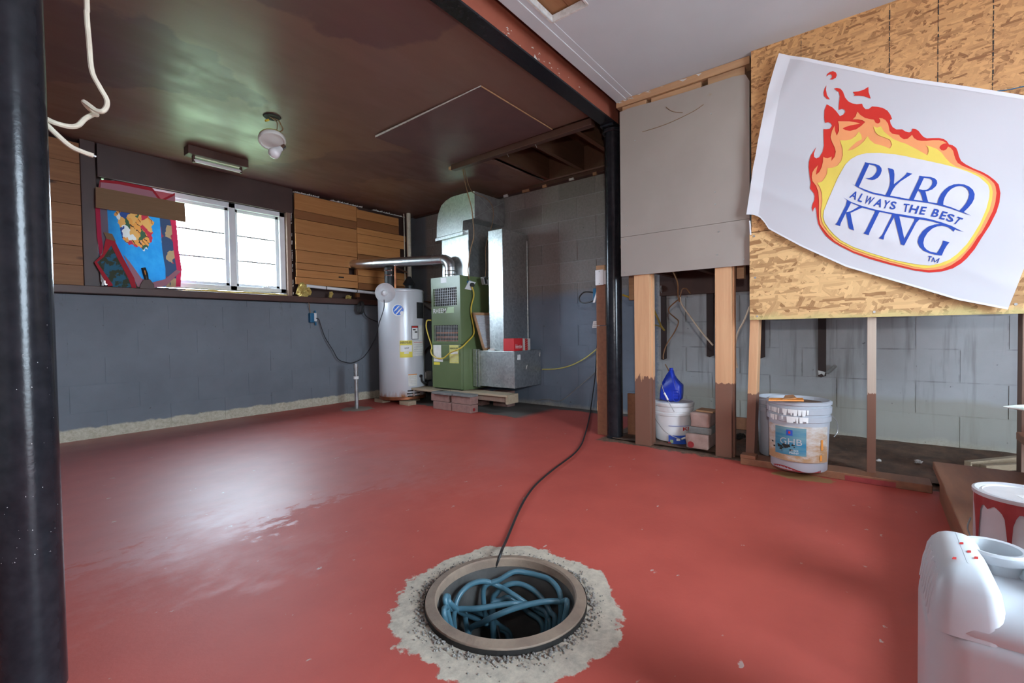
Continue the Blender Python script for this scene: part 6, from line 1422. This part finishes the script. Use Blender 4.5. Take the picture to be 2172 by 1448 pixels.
NC = Vector((min(JX1 - .05, nk.x), nk.y, .366))
MB().lathe([(.036, 0), (.036, .018), (.041, .020), (.041, .032), (.037, .035), (.031, .034), (.030, .012), (0, .010)], NC, 32).obj('neck', 'jug', jc, smooth=True)
MB().tube(spline([(NC.x - .02, NC.y - .035, .37), (NC.x - .05, NC.y - .06, .398), (NC.x - .07, NC.y - .10, .400), (NC.x - .07, NC.y - .15, .375)]), .014, 14).obj('handle', 'jug', jc, smooth=True)
MB().lathe([(.018, 0), (.018, .02), (.014, .024), (0, .024)], (JX0 + .045, JY0 + .105, .366), 20).obj('vent_cap', 'white_plastic', jc, smooth=True)
for (x, y) in ((JX0 + .12, JY1 - .045), (JX0 + .09, JY1 - .05), (JX0 + .07, JY1 - .055), (JX0 + .05, JY1 - .03)):
    MB().add([(x, y, .4078), (x + .010, y - .002, .4078), (x + .012, y - .006, .4078), (x + .002, y - .005, .4078)], [(0, 1, 2, 3)]).obj('red_speck', 'print_red', jc)
# pail out of view that carries the brush
sm = T('small_pail', 'small white pail on the second stair tread carrying the brush', 'bucket', (1.9, -.61, .321))
pail(sm, Vector((1.9, -.61, 0)), .11, .165, 'white_plastic', [(.12, .14)], .321)
br = T('paint_brush', 'white bristled tip of a paint brush poking in at the right edge', 'paint brush', (1.9, -.45, .49))
zt = at(0, 1.9, 2128, 862); 
def bq(t): return zt.lerp(Vector((1.9, -.62, zt.z + .004)), t)
MB().tube([bq(0), bq(.08), bq(.2), bq(.4)], [.0015, .007, .0125, .015], 12).obj('bristles', 'bristle', br, smooth=True)
MB().tube([bq(.4), bq(.55)], .016, 12).obj('ferrule', 'chrome', br, smooth=True)
MB().tube([bq(.55), bq(.8), bq(1.1)], [.014, .010, .012], 12).obj('handle', 'rough_y', br, smooth=True)
# scrap battens behind the stair
for lb, a, b2, w in (('pale nailed batten lying behind the stair', (2052, 982), (2170, 963), .03), ('second pale batten under the first, behind the stair', (2085, 990), (2170, 981), .03)):
    p, q = at(2, .05, *a), at(2, .05, *b2); p.x = min(p.x, 3.5); q.x = min(q.x, 3.6)
    tag(MB().bar(Vector((p.x, p.y, .045)), Vector((q.x, q.y - .05, .045)), w, .03).obj('batten', 'pale_board', bevel=.002), lb, 'batten')
for lb, px, py, s in (('small white crumb of plaster on the dirt floor right of the weathered stud', 1953, 983, .018), ('tiny white crumb of plaster left of the stair', 1824, 998, .008), ('pale crumb of plaster at the foot of the weathered stud', 1862, 978, .012)):
    clump('plaster_crumb', lb, tuple(at(2, .018, px, py)), (s, s * 1.3, s * .8), 'plaster', 3, 'crumb')
clump('debris_lump', 'black lump of debris on the dirt floor right of the middle stud', tuple(at(2, .016, 1562, 930)), (.03, .05, .03), 'dark', 4, 'debris')

# ================================================================== SUMP PIT
pt = T('sump_pit', 'round sump pit with rusty rim set in broken concrete', 'sump pit', tuple(PC))
MB().lathe([(.222, -.012), (.223, .012), (.221, .017), (.196, .022), (.192, .018), (.190, -.004)], PC, 64, cap=False).obj('rim', 'pit_rim', pt, smooth=True)
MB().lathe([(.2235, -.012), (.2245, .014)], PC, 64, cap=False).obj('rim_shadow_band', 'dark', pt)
mb = MB(); mb.lathe([(.192, .0), (.188, -.05), (.186, -.40), (0, -.40)], PC, 64, cap=False); mb.obj('liner', 'pit_wall', pt, smooth=True)
MB().lathe([(0, -.33), (.185, -.33)], PC, 48, cap=False).obj('water', 'black', pt)
def pit(x, y, z):
    px, py = 820 + x / 4.177, 1120 + y / 4.177
    while True:
        q = at(2, z, px, py)
        if (q.xy - PC.xy).length < .166 or z > -.012: break
        z += .006
    d = q.xy - PC.xy
    if d.length > .172: d = d.normalized() * .172; q.x, q.y = PC.x + d.x, PC.y + d.y
    return q
hs = T('blue_hose', 'blue garden hose coiled loosely inside the sump pit', 'hose', (PC.x, PC.y, -.3))
HL = [[(600, 880, -.24), (600, 740, -.12), (640, 600, -.08), (740, 500, -.055), (870, 470, -.045), (1000, 515, -.05), (1120, 585, -.06), (1240, 665, -.085), (1350, 740, -.13), (1440, 830, -.2)],
      [(860, 540, -.12), (1000, 455, -.07), (1130, 385, -.05), (1270, 345, -.04), (1390, 360, -.045), (1480, 440, -.06), (1530, 560, -.085), (1545, 700, -.13), (1540, 800, -.2)],
      [(940, 650, -.16), (980, 570, -.12), (1060, 505, -.09), (1170, 490, -.09), (1290, 540, -.11), (1380, 625, -.13), (1450, 740, -.17), (1490, 810, -.22)],
      [(490, 730, -.10), (600, 715, -.075), (800, 710, -.06), (1000, 680, -.06), (1170, 665, -.065), (1300, 695, -.10), (1420, 770, -.16)],
      [(730, 920, -.17), (850, 835, -.09), (1000, 760, -.05), (1200, 690, -.035), (1400, 650, -.03), (1550, 650, -.04), (1600, 670, -.08)],
      [(480, 640, -.11), (510, 600, -.09), (560, 660, -.10), (650, 740, -.13), (800, 805, -.17), (950, 885, -.19), (1070, 945, -.22)],
      [(930, 690, -.18), (1000, 640, -.15), (1090, 620, -.15), (1250, 740, -.19), (1380, 860, -.24)],
      [(700, 740, -.17), (850, 760, -.18), (1000, 860, -.21), (1100, 960, -.24)]]
for L in HL:
    P_ = [pit(*q) for q in L]
    def sink(p): d = PC.xy - p.xy; return Vector((p.x + d.x * .12, p.y + d.y * .12, p.z - .10))
    wire('loop', [sink(P_[0])] + P_ + [sink(P_[-1])], .0080, 'hose', hs, 8, 10)
pu = T('sump_pump', 'dark pump body half hidden under the blue hose in the pit', 'pump', tuple(PC + Vector((.05, .06, -.33))))
MB().lathe([(.055, -.328), (.06, -.26), (.05, -.21), (.02, -.19), (0, -.19)], PC + Vector((.045, .075, 0)), 24).obj('body', 'black', pu, smooth=True)
# gravel crumbs round the rim
b = bmesh.new()
for i in range(900):
    a = random.uniform(0, 2 * math.pi); r = .226 + abs(random.gauss(0, .022)); s = random.uniform(.0012, .0042) * (1.3 if r < .25 else .8)
    m = Matrix.Translation((PC.x + r * math.cos(a), PC.y + r * math.sin(a), s * .5)) @ Matrix.Rotation(random.uniform(0, 3), 4, (random.random(), random.random(), 1)) @ Matrix.Diagonal((s, s * random.uniform(.6, 1), s * .7, 1))
    bmesh.ops.create_icosphere(b, subdivisions=1, radius=1, matrix=m)
me = bpy.data.meshes.new('gravel'); b.to_mesh(me); b.free(); me.materials.append(M['gravel'])
g = put('gravel', me, (0, 0, .0)); tag(g, 'loose grey gravel crumbs round the sump pit rim', 'gravel', kind='stuff')
